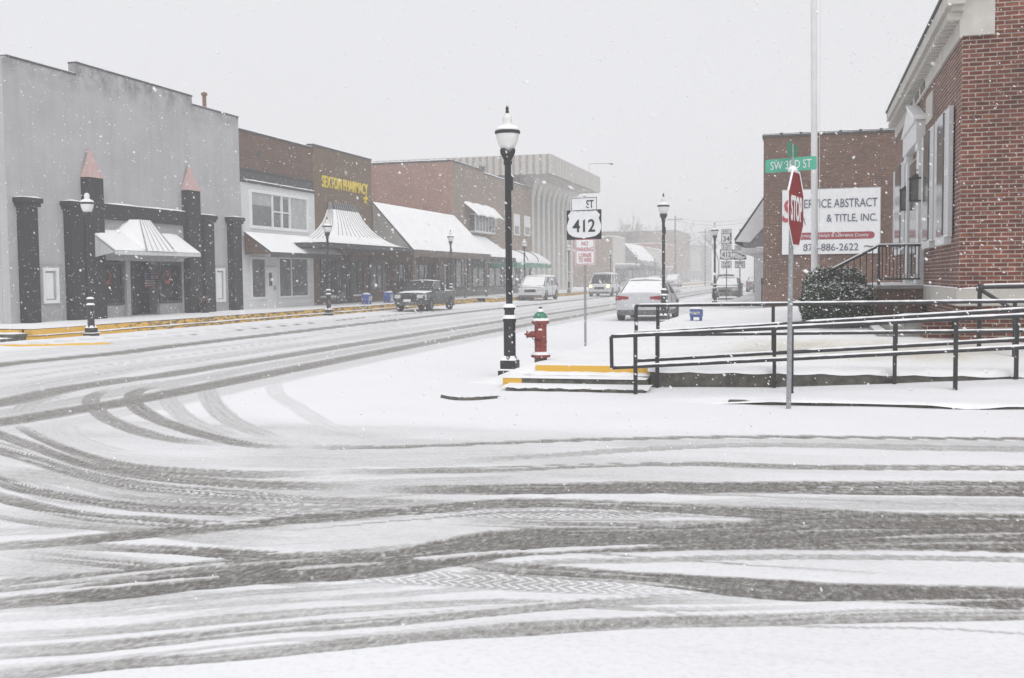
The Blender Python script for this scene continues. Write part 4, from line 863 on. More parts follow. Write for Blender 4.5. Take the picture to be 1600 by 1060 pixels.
def shuttered(y0, y1, z0, z1):
    wd = (y1-y0); sw = wd*.27; wo = window(po, (y0+sw, y1-sw, z0, z1), XF-.1, 'white_paint', 'glass_grey', mull=(.33, .66), bars=(.2, .4, .6, .8), fw=.07, d=.09)
    for a, c in ((y0, y0+sw-.01), (y1-sw+.01, y1)):
        g = MB(); g.box(XF-.09, XF-.03, a, c, z0, z1); sh = g.build('shutter', 'shutter_louvre', po)
        g = MB(); g.box(XF-.105, XF-.091, a, a+.05, z0, z1); g.box(XF-.105, XF-.091, c-.05, c, z0, z1); g.box(XF-.105, XF-.091, a+.051, c-.051, (z0+z1)/2-.05, (z0+z1)/2+.05); g.build('shutter_frame', 'white_paint', sh, off=po.location)
    g = MB(); g.box(XF-.12, XF-.001, y0+sw*.6, y1-sw*.6, z0-.12, z0-.003); g.build('sill', 'white_paint', po)
    g = MB(); snow_strip(g, XF-.12, XF-.02, y0, y1, z0-.002, .04, .15); g.build('snow_cap', 'snow', po, smooth='all')
z0w = PX(1480, 372, XF).z; z1w = PX(1487, 172, XF).z
shuttered(PX(1491.5, 300, XF).y, PX(1469.5, 300, XF).y, z0w, z1w); shuttered(PX(1466.5, 300, XF).y, PX(1448, 300, XF).y, z0w, z1w); shuttered(PX(1420, 300, XF).y, PX(1402, 300, XF).y, z0w, z1w)
g = MB(); y0, y1 = PX(1459, 165, XF).y, PX(1449, 165, XF).y; g.box(XF-.03, XF-.003, y0, y1, PX(1454, 190, XF).z, PX(1454, 148, XF).z); g.build('stone_panel', 'cream_stone', po)
# door surround with pediment, door, lanterns
dy0, dy1 = PX(1445, 300, XF).y, PX(1423, 300, XF).y; dyc = (dy0+dy1)/2
for a, c in ((dy0, dy0+.5), (dy1-.5, dy1)): g = MB(); g.box(XF-.12, XF-.003, a, c, 1.36, 4.3); g.box(XF-.15, XF-.003, a-.04, c+.04, 1.361, 1.6); g.box(XF-.15, XF-.003, a-.04, c+.04, 4.15, 4.301); g.build('door_pilaster', 'white_paint', po)
g = MB(); g.box(XF-.18, XF-.003, dy0-.03, dy1+.03, 4.303, 4.72); g.build('entablature', 'white_paint', po)
g = MB(); g.prism([(XF-.22, dy0-.1, 4.723), (XF-.22, dy1+.1, 4.723), (XF-.22, dyc, 5.2)], (.21, 0, 0)); g.build('pediment', 'white_paint', po)
g = MB(); g.hexa([(XF-.25, dy0-.14, 4.73), (XF-.003, dy0-.14, 4.73), (XF-.003, dyc, 5.21), (XF-.25, dyc, 5.21)], [(XF-.25, dy0-.14, 4.82), (XF-.003, dy0-.14, 4.82), (XF-.003, dyc, 5.27), (XF-.25, dyc, 5.27)]); g.build('snow_cap', 'snow', po)
do = window(po, (dy0+.52, dy1-.52, 1.4, 4.1), XF-.06, 'white_paint', 'glass_grey', mull=(.5,), bars=(.3, .7), fw=.1, name='door'); g = MB(); g.tube([(XF-.0, dyc-.1, 2.3), (XF-.02, dyc-.1, 2.6)], .02); g.build('handle', 'black_metal', do, off=po.location)
for i, (px, py, X_, l) in enumerate(((1431, 297, dy0+.1, 'near square glass wall lantern beside the white door'), (1415, 313, dy1-.1, 'far square glass wall lantern beside the white door'))):
    c = PY(px, py, X_); t_ = thing('wall_lantern', l, 'lantern', (c.x, c.y, c.z), group='lanterns flanking the white door')
    g = MB(); s_ = .15
    for a in (-s_, s_):
        for e_ in (-s_, s_): g.box(a-.015, a+.015, e_-.015, e_+.015, -.3, .3)
    g.box(-s_-.03, s_+.03, -s_-.03, s_+.03, -.34, -.302); g.box(-s_-.04, s_+.04, -s_-.04, s_+.04, .302, .34); g.hexa([(-s_, -s_, .342), (s_, -s_, .342), (s_, s_, .342), (-s_, s_, .342)], [(-.04, -.04, .45), (.04, -.04, .45), (.04, .04, .45), (-.04, .04, .45)]); g.build('frame', 'black_metal', t_, off=Z0)
    g = MB(); g.box(-s_+.02, s_-.02, -s_+.02, s_-.02, -.3, .3); g.build('glass', 'lantern_glass', t_, off=Z0)
    g = MB(); g.tube([(.45, 0, .5), (.2, 0, .62), (0, 0, .55), (0, 0, .44)], .02, 6); g.tube([(.45, 0, -.38), (.1, 0, -.36)], .02, 6); g.build('bracket', 'black_metal', t_, off=Z0); t_.scale = (.72, .72, .72)
# entrance stoop with stair and rail
sy = dy0-.4
st = thing('entrance_stoop', 'brick entrance landing with snow-dusted top and stairs going down behind the round bushes', 'steps', (1.4, sy, .4))
g = MB(); g.box(1.36, XF-.052, sy, dy1+.5, -.1, 1.3); g.build('landing', 'brick_wall', st); g = MB(); g.box(1.33, XF-.053, sy-.03, dy1+.5, 1.302, 1.37); g.build('slab', 'concrete', st)
g = MB(); snow_strip(g, 1.33, XF-.055, sy-.03, dy1+.5, 1.372, .03, .2); g.build('snow_cap', 'snow', st, smooth='all')
for k in range(5): g = MB(); z_ = 1.3-.17*(k+1); g.box(1.355-.3*(k+1), 1.353-.3*k, sy+.1, dy1+.4, -.1, z_); g.build('step', 'concrete', st)
g = MB(); zr = 2.18
g.tube([(XF-.1, sy+.05, zr), (1.4, sy+.05, zr), (-.05, sy+.05, 1.42)], .028, 6); g.tube([(XF-.1, sy+.05, 1.5), (1.4, sy+.05, 1.5)], .02, 6); g.tube([(1.4, sy+.05, 1.37), (1.4, sy+.05, zr)], .028, 6)
for k in range(12): g.tube([(1.4+k*.07, sy+.05, 1.5), (1.4+k*.07, sy+.05, zr)], .01, 4)
for k in range(1, 12): x_ = 1.4-k*.12; g.tube([(x_, sy+.05, .7), (x_, sy+.05, zr-.525*k*.12)], .01, 4)
rl = g.build('railing', 'black_metal', st)
g = MB(); g.tube([(XF-.1, sy+.05, zr+.03), (1.4, sy+.05, zr+.03), (.5, sy+.05, zr-.44)], .02, 6); g.build('snow_cap', 'snow', rl, off=st.location)
# low steps by the corner
ls = thing('garden_steps', 'wide low concrete steps with brick cheek wall below the near brick corner', 'steps', (1.7, 19.4, .5))
for k in range(3): g = MB(); g.box(1.15+.22*k, XF+.0, 19.0+.1*k, 21.6, .3, .60+.11*k); g.build('step', 'concrete', ls)
g = MB()
for k in range(3): snow_strip(g, 1.16+.22*k, XF-.02 if k == 2 else 1.36+.22*k, 19.02+.1*k, 21.6, .603+.11*k, .035, .2)
g.build('snow_cap', 'snow', ls, smooth='all'); g = MB(); g.box(1.85, XF-.02, 18.55, 18.98, .3, .86); g.build('cheek_wall', 'brick_red', ls)
# black handrail against the brick wall (right edge)
hr = thing('wall_railing', 'black sloped handrail running right from a post beside the near brick corner', 'railing', (2.6, 17.2, .5))
a = PY(1531, 449, 17.2); c = PY(1660, 446, 17.2); g = MB(); g.tube([a, c], .03, 8); g.tube([a+Vector((.03,0,-.05)), PY(1600, 495, 17.2), PY(1680, 560, 17.2)], .03, 8); g.tube([a, (a.x, 17.2, .45)], .032, 8); g.lathe([(.05, -.06), (.055, 0), (.03, .05)], a, 8)
hb = g.build('rail', 'black_metal', hr); g = MB(); g.tube([a+Vector((.06,0,.035)), c+Vector((0,0,.035))], .018, 6); g.build('snow_cap', 'snow', hb, off=hr.location)

# ---- brick building with the sign
YS = 42.0; xl, xr = PY(1193, 300, YS).x, 12.; zt0 = PY(1193, 213, YS).z; zt1 = PY(1397, 208, YS).z; zw = (zt0+zt1)/2
sb = thing('brick_building', 'two-storey brown brick building carrying the large white sign, shingled awning on its street side', 'building', (xl, YS, .4))
g = MB(); g.box(xl, xr, YS, YS+22, -.1, zw); g.build('wall', 'brick_wall', sb)
g = MB()
for k in range(18):
    x0 = xl-.05+k*.72; g.box(x0, x0+.705, YS-.06, YS+.22, zw+.003, zw+.08); g.box(x0+.66, x0+.76, YS-.08, YS+.24, zw+.01, zw+.14)
g.box(xl-.06, xl+.2, YS+.23, YS+22, zw+.003, zw+.08); g.build('coping', 'dark_grey', sb)
g = MB(); snow_strip(g, xl-.05, xr, YS+.0, YS+.2, zw+.13, .03, .2); g.build('snow_cap', 'snow', sb, smooth='all')
ya = YS+3.0; zA1 = PY(1194, 302, ya).z; xA = PY(1148, 378, ya).x; zA0 = PY(1150, 377, ya).z; L_ = 14
def tri(y, dx=0, dz=0): return [(xl-.002, y, zA1+dz), (xl-.002, y, zA0-.28), (xA+dx+.15, y, zA0-.28), (xA+dx, y, zA0+dz)]
g = MB(); g.prism([(xl-.003, ya, zA1), (xl-.003, ya, zA1-.16), (xA, ya, zA0-.1), (xA, ya, zA0+.06)], (0, L_, 0)); ao = g.build('awning', 'dark_grey', sb)
Pn = PY(1194, 351, ya+.05); Pm = PY(1172, 379, ya+.05)
g = MB(); g.prism([(xl-.004, ya-.02, zA1-.1), (xl-.004, ya-.02, Pn.z), (Pm.x, ya-.02, Pm.z), (xA+.03, ya-.02, zA0-.02)], (0, .06, 0)); g.build('hip_end', 'snow', ao, off=sb.location)
g = MB(); g.prism([(xl-.004, ya+.12, zA1-.17), (xl-.004, ya+.12, zA0-.25), (xA+.35, ya+.12, zA0-.25), (xA+.3, ya+.12, zA0+.1)], (0, .1, 0)); g.build('gable_end', 'shingles', ao, off=sb.location)
g = MB(); g.box(xA+.3, xl-.003, ya+.1, ya+L_, zA0-.5, zA0-.28); g.build('beam', 'white_paint', ao, off=sb.location)
snow_sheet(ao, (xl-.005, ya-.05, zA1), (xl-.005, ya+L_, zA1), (xA-.03, ya-.05, zA0+.06), (xA-.03, ya+L_, zA0+.06), off=sb.location, name='snow_cap')
g = MB(); g.box(xl-.5, xl-.01, ya+.5, ya+.9, .2, zA0-.56); g.build('white_pier', 'white_paint', sb)
g = MB(); g.box(xl-.1, xl-.003, YS+.3, YS+.5, 1.25, 1.5); g.tube([(xl-.06, YS+.4, .5), (xl-.06, YS+.4, 1.25)], .03, 6); g.build('meter_box', 'dark_grey', sb)
# sign on it
bs0, bs1, bz0, bz1 = fy(1222, 298, 1375, 396, YS-.1); bz0 = (PY(1222, 399, YS-.1).z+PY(1375, 395, YS-.1).z)/2; bz1 = (PY(1222, 298, YS-.1).z+PY(1375, 293, YS-.1).z)/2
sg = thing('wall_sign', 'large white business sign with dark serif letters, red banner and phone number on brick', 'sign', ((bs0+bs1)/2, YS-.1, (bz0+bz1)/2))
g = MB(); g.box(bs0, bs1, YS-.1, YS-.04, bz0, bz1); g.build('board', 'sign_white', sg)
g = MB(); g.box(bs0-.02, bs1+.02, YS-.105, YS-.035, bz1+.001, bz1+.03); g.box(bs1+.001, bs1+.03, YS-.105, YS-.035, bz0, bz1); g.build('trim', 'grey_trim', sg)
def sgt(s, px, py, wpx, hpx, mat, nm='lettering', Y=YS-.115, par=sg, sh=0, bold=0):
    c = PY(px, py, Y); sc = (PY(px+wpx/2, py, Y).x-PY(px-wpx/2, py, Y).x); h = PY(px, py-hpx/2, Y).z-PY(px, py+hpx/2, Y).z
    return text(s, nm, mat, par, c, (1,0,0), (0,0,1), sc, h, .012, shear=sh, bold=bold)
sgt('SERVICE ABSTRACT', 1310, 317.5, 121, 13.5, 'letter_navy'); sgt('& TITLE, INC.', 1331, 341, 79, 13.5, 'letter_navy'); sgt('870-886-2622', 1298, 386.5, 86, 11, 'letter_navy')
sgt('S', 1231, 330, 18, 36, 'letter_red', sh=.2, bold=.02)
cv = [PY(1241+18*a, 318+34*a**1.6, YS-.112) for a in np.linspace(0, 1, 10)]; g = MB(); g.tube(cv, [.01+.04*math.sin(math.pi*min(1, a*1.05+.05)) for a in np.linspace(0, 1, 10)], 5); g.build('swoosh', 'letter_navy', sg)
a, c, z0, z1 = fy(1240, 363, 1361, 375, YS-.112); z1 = PY(1300, 363, YS-.112).z; z0 = PY(1300, 374, YS-.112).z
g = MB(); g.prism([((a if i < 8 else c)+(z1-z0)/2*math.cos(q)*(1), YS-.112, (z0+z1)/2+(z1-z0)/2*math.sin(q)) for i, q in enumerate(list(np.linspace(math.pi/2, 1.5*math.pi, 8))+list(np.linspace(-math.pi/2, math.pi/2, 8)))], (0, .006, 0)); g.build('banner', 'banner_red', sg)
sgt('Serving Randolph & Lawrence County', 1302, 368.5, 110, 7, 'sign_white', Y=YS-.121)
sgt('~', 1357, 385, 14, 3, 'letter_navy', 'flourish')

# ---- buildings farther up on the right
def rblock(name, label, y0, y1, x, z, mat):
    o = thing(name, label, 'building', (x, y0, .2)); g = MB(); g.box(x, x+14, y0, y1, -.2, z); g.build('wall', mat, o)
    g = MB(); g.box(x-.05, x+14, y0-.05, y1, z+.002, z+.12); g.build('snow_cap', 'snow', o)
    g = MB(); g.box(x-1.8, x-.002, y0+.5, y1-.5, 2.9, 3.1); q = g.build('canopy', 'grey_trim', o); g = MB(); g.box(x-1.82, x-.002, y0+.5, y1-.5, 3.102, 3.25); g.build('snow_cap', 'snow', q, off=o.location)
    for k in range(3): a = y0+(y1-y0)*(k+.15)/3; c_ = y0+(y1-y0)*(k+.85)/3; g = MB(); g.box(x-.03, x-.002, a, c_, .9, 2.7); g.build('shop_window', 'glass_grey', o)
    return o
rblock('store_building', 'pale low shop hidden mostly behind the shingled awning', 66, 84, xl+.3, 5.2, 'cream_stone')
rblock('store_building', 'faint grey shop further up the right side of the street', 85, 120, xl+.4, 6.0, 'grey_panel')

# ================================================================== STREET FURNITURE
def make_lamp(label, loc):
    L = thing('street_lamp', label, 'street lamp', loc, group='black lamp posts with white urn globes along the street')
    g = MB(); g.box(-.16, .16, -.16, .16, -.1, .14); g.box(-.13, .13, -.13, .13, .14, .30); g.build('base', 'black_metal', L, off=Z0, bevel=.012)
    g = MB(); g.lathe([(.125, .30), (.115, .34), (.10, .37), (.10, .90), (.112, .93), (.112, .97), (.085, .99), (.08, 1.10), (.098, 1.12), (.098, 1.15), (.06, 1.18)], Z0, 16, .05); g.build('pedestal', 'black_metal', L, off=Z0)
    g = MB(); g.lathe([(.055, 1.18), (.054, 2.4), (.052, 3.42), (.07, 3.44), (.07, 3.48), (.055, 3.5)], Z0, 20, .12); g.box(-.0, .075, -.045, .045, 3.02, 3.24); g.build('pole', 'black_metal', L, off=Z0)
    g = MB(); g.lathe([(.055, 3.48), (.085, 3.54), (.12, 3.60), (.128, 3.66), (.12, 3.68)], Z0, 16, .06); g.build('globe_holder', 'black_metal', L, off=Z0)
    g = MB(); g.lathe([(.11, 3.682), (.14, 3.74), (.168, 3.82), (.185, 3.90), (.187, 3.93), (.187, 3.96), (.17, 3.99), (.13, 4.03), (.085, 4.06), (.07, 4.09), (.078, 4.13), (.08, 4.17), (.06, 4.21), (.03, 4.24)], Z0, 24); g.build('globe', 'globe_glass', L, off=Z0, smooth='all')
    g = MB(); g.lathe([(.189, 3.91), (.203, 3.92), (.203, 3.955), (.189, 3.965)], Z0, 24); g.build('band', 'black_metal', L, off=Z0)
    g = MB(); g.lathe([(.02, 4.235), (.035, 4.26), (.02, 4.28), (.03, 4.31), (.018, 4.34), (.006, 4.37)], Z0, 10); g.build('finial', 'black_metal', L, off=Z0)
    g = MB()
    g.lathe([(.19, 3.967), (.195, 3.985), (.15, 4.035), (.10, 4.05)], Z0, 20)
    g.lathe([(.115, 1.151), (.09, 1.19), (.057, 1.21)], Z0, 12); g.lathe([(.13, .972), (.10, 1.01), (.083, 1.03)], Z0, 12)
    for a, z_, h_ in ((.15, .142, .05), (.125, .302, .07)): g.hexa([(-a, -a, z_), (a, -a, z_), (a, a, z_), (-a, a, z_)], [(-a*.7, -a*.7, z_+h_), (a*.7, -a*.7, z_+h_), (a*.7, a*.7, z_+h_), (-a*.7, a*.7, z_+h_)])
    for _ in range(26):
        z_ = random.uniform(.35, 3.4); a = random.uniform(0, 6.28); r_ = .058 if z_ > 1.2 else .102; q = random.uniform(.006, .018)
        g.add([(r_*math.cos(a)+dx*q, r_*math.sin(a)+dy*q, z_+dz*q) for dx, dy, dz in ((1,0,0),(-1,0,0),(0,1,0),(0,-1,0),(0,0,1.6),(0,0,-1.6))], [(0,2,4),(2,1,4),(1,3,4),(3,0,4),(2,0,5),(1,2,5),(3,1,5),(0,3,5)])
    g.build('snow_cap', 'snow', L, off=Z0, smooth=True); return L
lamps = [((-4.62, 16.35, -.02), 'nearest and largest black lamp post, standing at the corner steps beside the hydrant'),
         ((-4.63, 35.35, .0), 'black lamp post standing behind the parked white sedan'), ((-4.62, 55.4, .0), 'black lamp post between the blue box and the far route signs'),
         ((-3.72, 79, .0), 'black lamp post framed under the shingled awning'),
         ((-20.25, 26.5, -.03), 'black lamp post in front of the grey stucco building'), ((-20.25, 42.5, 0), 'black lamp post in front of the pharmacy canopy'),
         ((-20.25, 59.1, .12), 'black lamp post in front of the big snowy roof slope'), ((-20.3, 76.1, .26), 'black lamp post in front of the rounded awning'),
         ((-20.3, 91.3, .29), 'black lamp post in front of the concrete hall columns'), ((-20.3, 111.8, .29), 'black lamp post past the concrete hall beside the white van'),
         ((-20.3, 129.3, .29), 'faint lamp post against the ribbed mansard roof'), ((-20.3, 146, .29), 'faintest lamp post left of the far tall block')]
L0 = make_lamp(lamps[0][1], lamps[0][0])
for lc, lb in lamps[1:]: copy_thing(L0, lc, lb)

# hydrant
hc = G(845, 566, .24); HY = thing('fire_hydrant', 'red fire hydrant with green bonnet and snow on top beside the near lamp post', 'hydrant', (hc.x, hc.y, .22), rz=R(12))
g = MB(); g.lathe([(.10, -.05), (.10, .09), (.155, .10), (.155, .14), (.105, .155), (.098, .16), (.098, .33), (.104, .34), (.104, .36), (.098, .37), (.098, .62), (.14, .65), (.145, .69), (.10, .70)], Z0, 18); g.build('barrel', 'red_hydrant', HY, off=Z0, smooth=True)
g = MB(); g.lathe([(.102, -.06), (.102, .085)], Z0, 14); g.build('foot', 'wet_concrete', HY, off=Z0)
g = MB(); g.lathe([(.118, .70), (.115, .75), (.09, .80), (.05, .83), (.03, .84), (.03, .87)], Z0, 16, .08); g.build('bonnet', 'green_hydrant', HY, off=Z0, smooth=True)
g = MB(); g.lathe([(.032, .871), (.032, .90), (.02, .91)], Z0, 5); g.build('operating_nut', 'black_metal', HY, off=Z0)
g = MB(); g.tube([(-.08, 0, .47), (-.2, 0, .47)], .052, 12); g.tube([(-.201, 0, .47), (-.23, 0, .47)], .06, 8); g.tube([(-.231, 0, .47), (-.26, 0, .47)], .018, 5); g.build('nozzle', 'red_hydrant', HY, off=Z0)
g = MB(); g.tube([(.0, -.08, .47), (.0, -.17, .47)], .065, 12); g.tube([(.0, -.171, .47), (.0, -.2, .47)], .072, 8); g.tube([(0, -.201, .47), (0, -.23, .47)], .018, 5); g.build('front_nozzle', 'red_hydrant', HY, off=Z0)
g = MB(); g.tube([(-.14, 0, .46), (-.13, -.02, .40), (-.09, -.05, .38), (-.05, -.12, .40)], .007, 5); g.build('chain', 'black_metal', HY, off=Z0)
g = MB(); g.lathe([(.15, .141), (.13, .175), (.1, .19)], Z0, 14); g.lathe([(.142, .691), (.13, .72), (.105, .735)], Z0, 14); g.lathe([(.05, .835), (.045, .87), (.033, .885)], Z0, 10); g.tube([(-.12, 0, .527), (-.22, 0, .532)], .02, 6); g.lathe([(.035, .54), (.03, .56), (.01, .57)], (.0, -.15, 0), 8); g.build('snow_cap', 'snow', HY, off=Z0, smooth=True)

# ---- route signs
def shield_pts(w_, h_):
    half = [(0, -.5), (.07, -.455), (.2, -.44), (.34, -.40), (.45, -.30), (.5, -.15), (.495, .0), (.46, .12), (.43, .22), (.47, .34), (.40, .44), (.34, .5), (.22, .455), (.12, .45), (.05, .475), (0, .44)]
    pts = [(x*w_, y*h_) for x, y in half]+[(-x*w_, y*h_) for x, y in half[-2:0:-1]]; return pts
def plate(parent, cx, cy, cz, w_, h_, mat, ry, nm, thick=.006, r=0):
    g = MB(); g.box(-w_/2, w_/2, -thick/2, thick/2, -h_/2, h_/2); o = g.build(nm, mat, parent, off=(-cx, -cy, -cz)); return o
def sign_text(parent, s, cx, cy, cz, w_, h_, mat, nm='lettering', bold=0): return text(s, nm, mat, parent, (cx, cy, cz), (1,0,0), (0,0,1), w_, h_, .003, off=Z0, bold=bold)
def border(parent, cx, cy, cz, w_, h_, mat, t_=.012, inset=.015):
    g = MB(); a, b_ = w_/2-inset, h_/2-inset
    g.box(-a, a, -.001, .001, b_-t_, b_); g.box(-a, a, -.001, .001, -b_, -b_+t_); g.box(-a, -a+t_, -.001, .001, -b_+t_, b_-t_); g.box(a-t_, a, -.001, .001, -b_+t_, b_-t_)
    return g.build('border', mat, parent, off=(-cx, -cy, -cz))
sp = G(914, 545, .05); k_ = 1.0
RS = thing('route_sign', 'near route 412 shield sign on a grey pole with a small no parking plate', 'road sign', (sp.x, sp.y, 0), rz=R(-9))
zz = lambda py: PY(912, py, sp.y).z
g = MB(); g.tube([(0, .03, -.1), (0, .03, zz(306))], .028, 8); g.build('pole', 'galvanised', RS, off=Z0)
zc, hh_ = (zz(308)+zz(331))/2, zz(308)-zz(331)
sp1 = plate(RS, 0, -.01, zc, .62, hh_, 'sign_white', 0, 'top_plate'); border(RS, 0, -.015, zc, .62, hh_, 'letter_black'); sign_text(RS, 'ST', .14, -.016, zc, .17, hh_*.55, 'letter_black', bold=.02)
zc, hh_ = (zz(329)+zz(374))/2, zz(329)-zz(374)
plate(RS, 0, -.01, zc, .80, hh_+.02, 'letter_black', 0, 'shield_plate')
g = MB(); g.prism([(x, -.018, z+zc) for x, z in shield_pts(.79, hh_-.01)], (0, .004, 0)); g.build('shield', 'sign_white', RS, off=Z0)
sign_text(RS, '412', 0, -.022, zc-.02, .52, hh_*.44, 'letter_black', bold=.015)
zc, hh_ = (zz(373)+zz(414.5))/2, zz(373)-zz(414.5)
plate(RS, .02, -.01, zc, .46, hh_, 'sign_white', 0, 'parking_plate'); border(RS, .02, -.015, zc, .46, hh_, 'letter_red')
for s_, f_, w_, c_ in (('NO', .31, .15, 'letter_red'), ('PARKING', .09, .37, 'letter_red'), ('CORNER', -.13, .30, 'letter_red'), ('TO HERE', -.31, .30, 'letter_red')): sign_text(RS, s_, .02, -.016, zc+hh_*f_, w_, hh_*.155, c_)
g = MB(); g.box(-.3, .2, -.016, .02, zz(331)+.0, zz(331)+.012); g.lathe([(.04, 0), (.03, .03), (.0, .04)], (0, .03, zz(306)), 8); g.build('snow_cap', 'snow', RS, off=Z0)
# far pair
for i, (px, py, Y_, l, shield) in enumerate(((1135, 473, 64.8, 'left post of far route signs with route 34 and 412 plates', True), (1156, 469, 65.2, 'right post of far route signs with plates partly behind the awning', False))):
    q = PY(px, py, Y_); z = lambda v: PY(px, v, Y_).z
    o = thing('route_sign', l, 'road sign', (q.x, Y_, 0), group='pair of far route sign posts'); g = MB(); g.tube([(0, .03, 0), (0, .03, z(358))], .035, 6); g.build('pole', 'wet_concrete' if i else 'rust_pipe', o, off=Z0)
    rows = [(358, 365, .62, 'EAST'), (365, 382, .61, '34' if i == 0 else None), (383, 389, .62, 'EAST'), (390, 406, .76, '412' if i == 0 else None), (408, 419.5, .62, 'LEFT\nLANE' if i == 0 else 'RIGHT\nLANE')]
    if i: rows = rows[2:]
    for a, c_, w_, s_ in rows:
        zc, hh_ = (z(a)+z(c_))/2, z(a)-z(c_)
        if w_ in (.61, .76):
            plate(o, 0, -.01, zc, w_, hh_, 'letter_black', 0, 'shield_plate'); g = MB(); g.prism([(x, -.018, zz_+zc) for x, zz_ in shield_pts(w_*.98, hh_*.92)] if w_ == .76 else [(-.27, -.018, zc-hh_*.42), (.2, -.018, zc-hh_*.42), (.24, -.018, zc-hh_*.1), (.2, -.018, zc+hh_*.45), (-.27, -.018, zc+hh_*.45)], (0, .004, 0)); g.build('shield', 'sign_white', o, off=Z0)
        else: plate(o, 0, -.01, zc, w_, hh_, 'sign_white', 0, 'plate'); border(o, 0, -.015, zc, w_, hh_, 'dark_grey', .02)
        if s_: sign_text(o, s_, 0, -.024, zc, w_*.66, hh_*(.5 if '\n' not in s_ else .75), 'letter_black', bold=.01)
        elif w_ == .76: g = MB(); g.prism([(-.3, -.024, zc+.14), (-.24, -.024, zc+.17), (.2, -.024, zc-.05), (.22, -.024, zc+.02), (.32, -.024, zc-.12), (.12, -.024, zc-.14), (.16, -.024, zc-.09)], (0, .003, 0)); g.build('arrow', 'letter_black', o, off=Z0)
# stop sign and street names
q = G(1232, 636, .02); Y_ = q.y
z = lambda v: PY(1236, v, Y_).z
SS = thing('stop_sign', 'red stop sign seen nearly edge-on atop a grey metal post', 'stop sign', (q.x, Y_, 0))
top = PY(1238, 266, Y_); lean = top.x-q.x
g = MB(); g.tube([(0, 0, -.12), (lean*.9, 0, z(290))], .03, 10); g.tube([(lean*.9, 0, z(290)), (lean, 0, z(262))], .022, 8); g.build('post', 'galvanised', SS, off=Z0)
zc = (z(268)+z(385.5))/2; Rr = (z(268)-z(385.5))/2; th = R(10.5)
rv = Vector((math.sin(th), math.cos(th), 0)); nv = Vector((math.cos(th), -math.sin(th), 0)); cc = Vector((lean*.95-.0, 0, zc))+nv*.045
def octo(rad, off_, t_): return [cc+nv*off_+rv*(rad/math.cos(math.pi/8)*math.cos(math.pi/8+k*math.pi/4))+Vector((0,0,rad/math.cos(math.pi/8)*math.sin(math.pi/8+k*math.pi/4))) for k in range(8)]
g = MB(); g.prism(octo(Rr, 0, 0), nv*.004); g.build('border', 'sign_white', SS, off=Z0)
g = MB(); g.prism(octo(Rr-.022, .0045, 0), nv*.002); g.build('face', 'sign_red', SS, off=Z0)
text('STOP', 'lettering', 'sign_white', SS, cc+nv*.009, rv, (0,0,1), Rr*1.5, Rr*.68, .003, off=Z0, bold=.03)
g = MB(); g.tube([cc+Vector((0,0,Rr))-rv*Rr*.35+nv*.0, cc+Vector((0,0,Rr))+rv*Rr*.35], .012, 6); g.tube([cc+rv*Rr*1.0+Vector((0,0,Rr*.42)), cc+Vector((0,0,Rr))+rv*Rr*.42], .012, 6); g.tube([cc-rv*Rr*1.0+Vector((0,0,Rr*.42)), cc+Vector((0,0,Rr))-rv*Rr*.42], .012, 6); g.lathe([(.05, -.02), (.06, .01), (.02, .05)], (lean, 0, z(266)), 8); g.build('snow_cap', 'snow', SS, off=Z0)
SN = thing('street_name_sign', 'green street name blades mounted above the red stop sign', 'street sign', (q.x+lean, Y_, z(262)))
a, c_, z0, z1 = fy(1196, 248, 1276, 268, Y_); z0, z1 = PY(1236, 268, Y_).z, PY(1236, 247, Y_).z; o_ = Vector((q.x+lean, Y_, z(262)))
g = MB(); rr_ = .02; cxb = (a+c_)/2-o_.x; wb = (c_-a); hb_ = z1-z0; zc = (z0+z1)/2-o_.z; tl = .012
pts = []
for sx, sz, a0_ in ((1, 1, 0), (-1, 1, 90), (-1, -1, 180), (1, -1, 270)):
    for k in range(4): an = R(a0_+k*30); pts.append((cxb+sx*(wb/2-rr_)+rr_*math.cos(an), -.006, zc+sz*(hb_/2-rr_)+rr_*math.sin(an)+tl*sx))
g.prism(pts, (0, .004, 0)); g.build('blade', 'sign_green', SN, off=Z0)
text('SW 3RD ST', 'lettering', 'sign_white', SN, (cxb, -.009, zc), (1,0,tl*2/wb), (0,0,1), wb*.80, hb_*.62, .003, off=Z0)
z2, z3 = PY(1236, 246, Y_).z-o_.z, PY(1236, 225, Y_).z-o_.z
dv = Vector((.16, .9, 0)).normalized(); g = MB(); g.hexa([Vector((.0, 0, z2))-dv*.3+Vector((-.003,0,0)), Vector((0, 0, z2))-dv*.3+Vector((.003,0,0)), Vector((0, 0, z2))+dv*.3+Vector((.003,0,0)), Vector((0, 0, z2))+dv*.3+Vector((-.003,0,0))],
        [Vector((.0, 0, z3))-dv*.3+Vector((-.003,0,0)), Vector((0, 0, z3))-dv*.3+Vector((.003,0,0)), Vector((0, 0, z3))+dv*.3+Vector((.003,0,0)), Vector((0, 0, z3))+dv*.3+Vector((-.003,0,0))]); g.build('cross_blade', 'green_hydrant', SN, off=Z0)
g = MB(); g.tube([(0, 0, -.02), (0, 0, z3)], .016, 6); g.build('bracket', 'galvanised', SN, off=Z0)

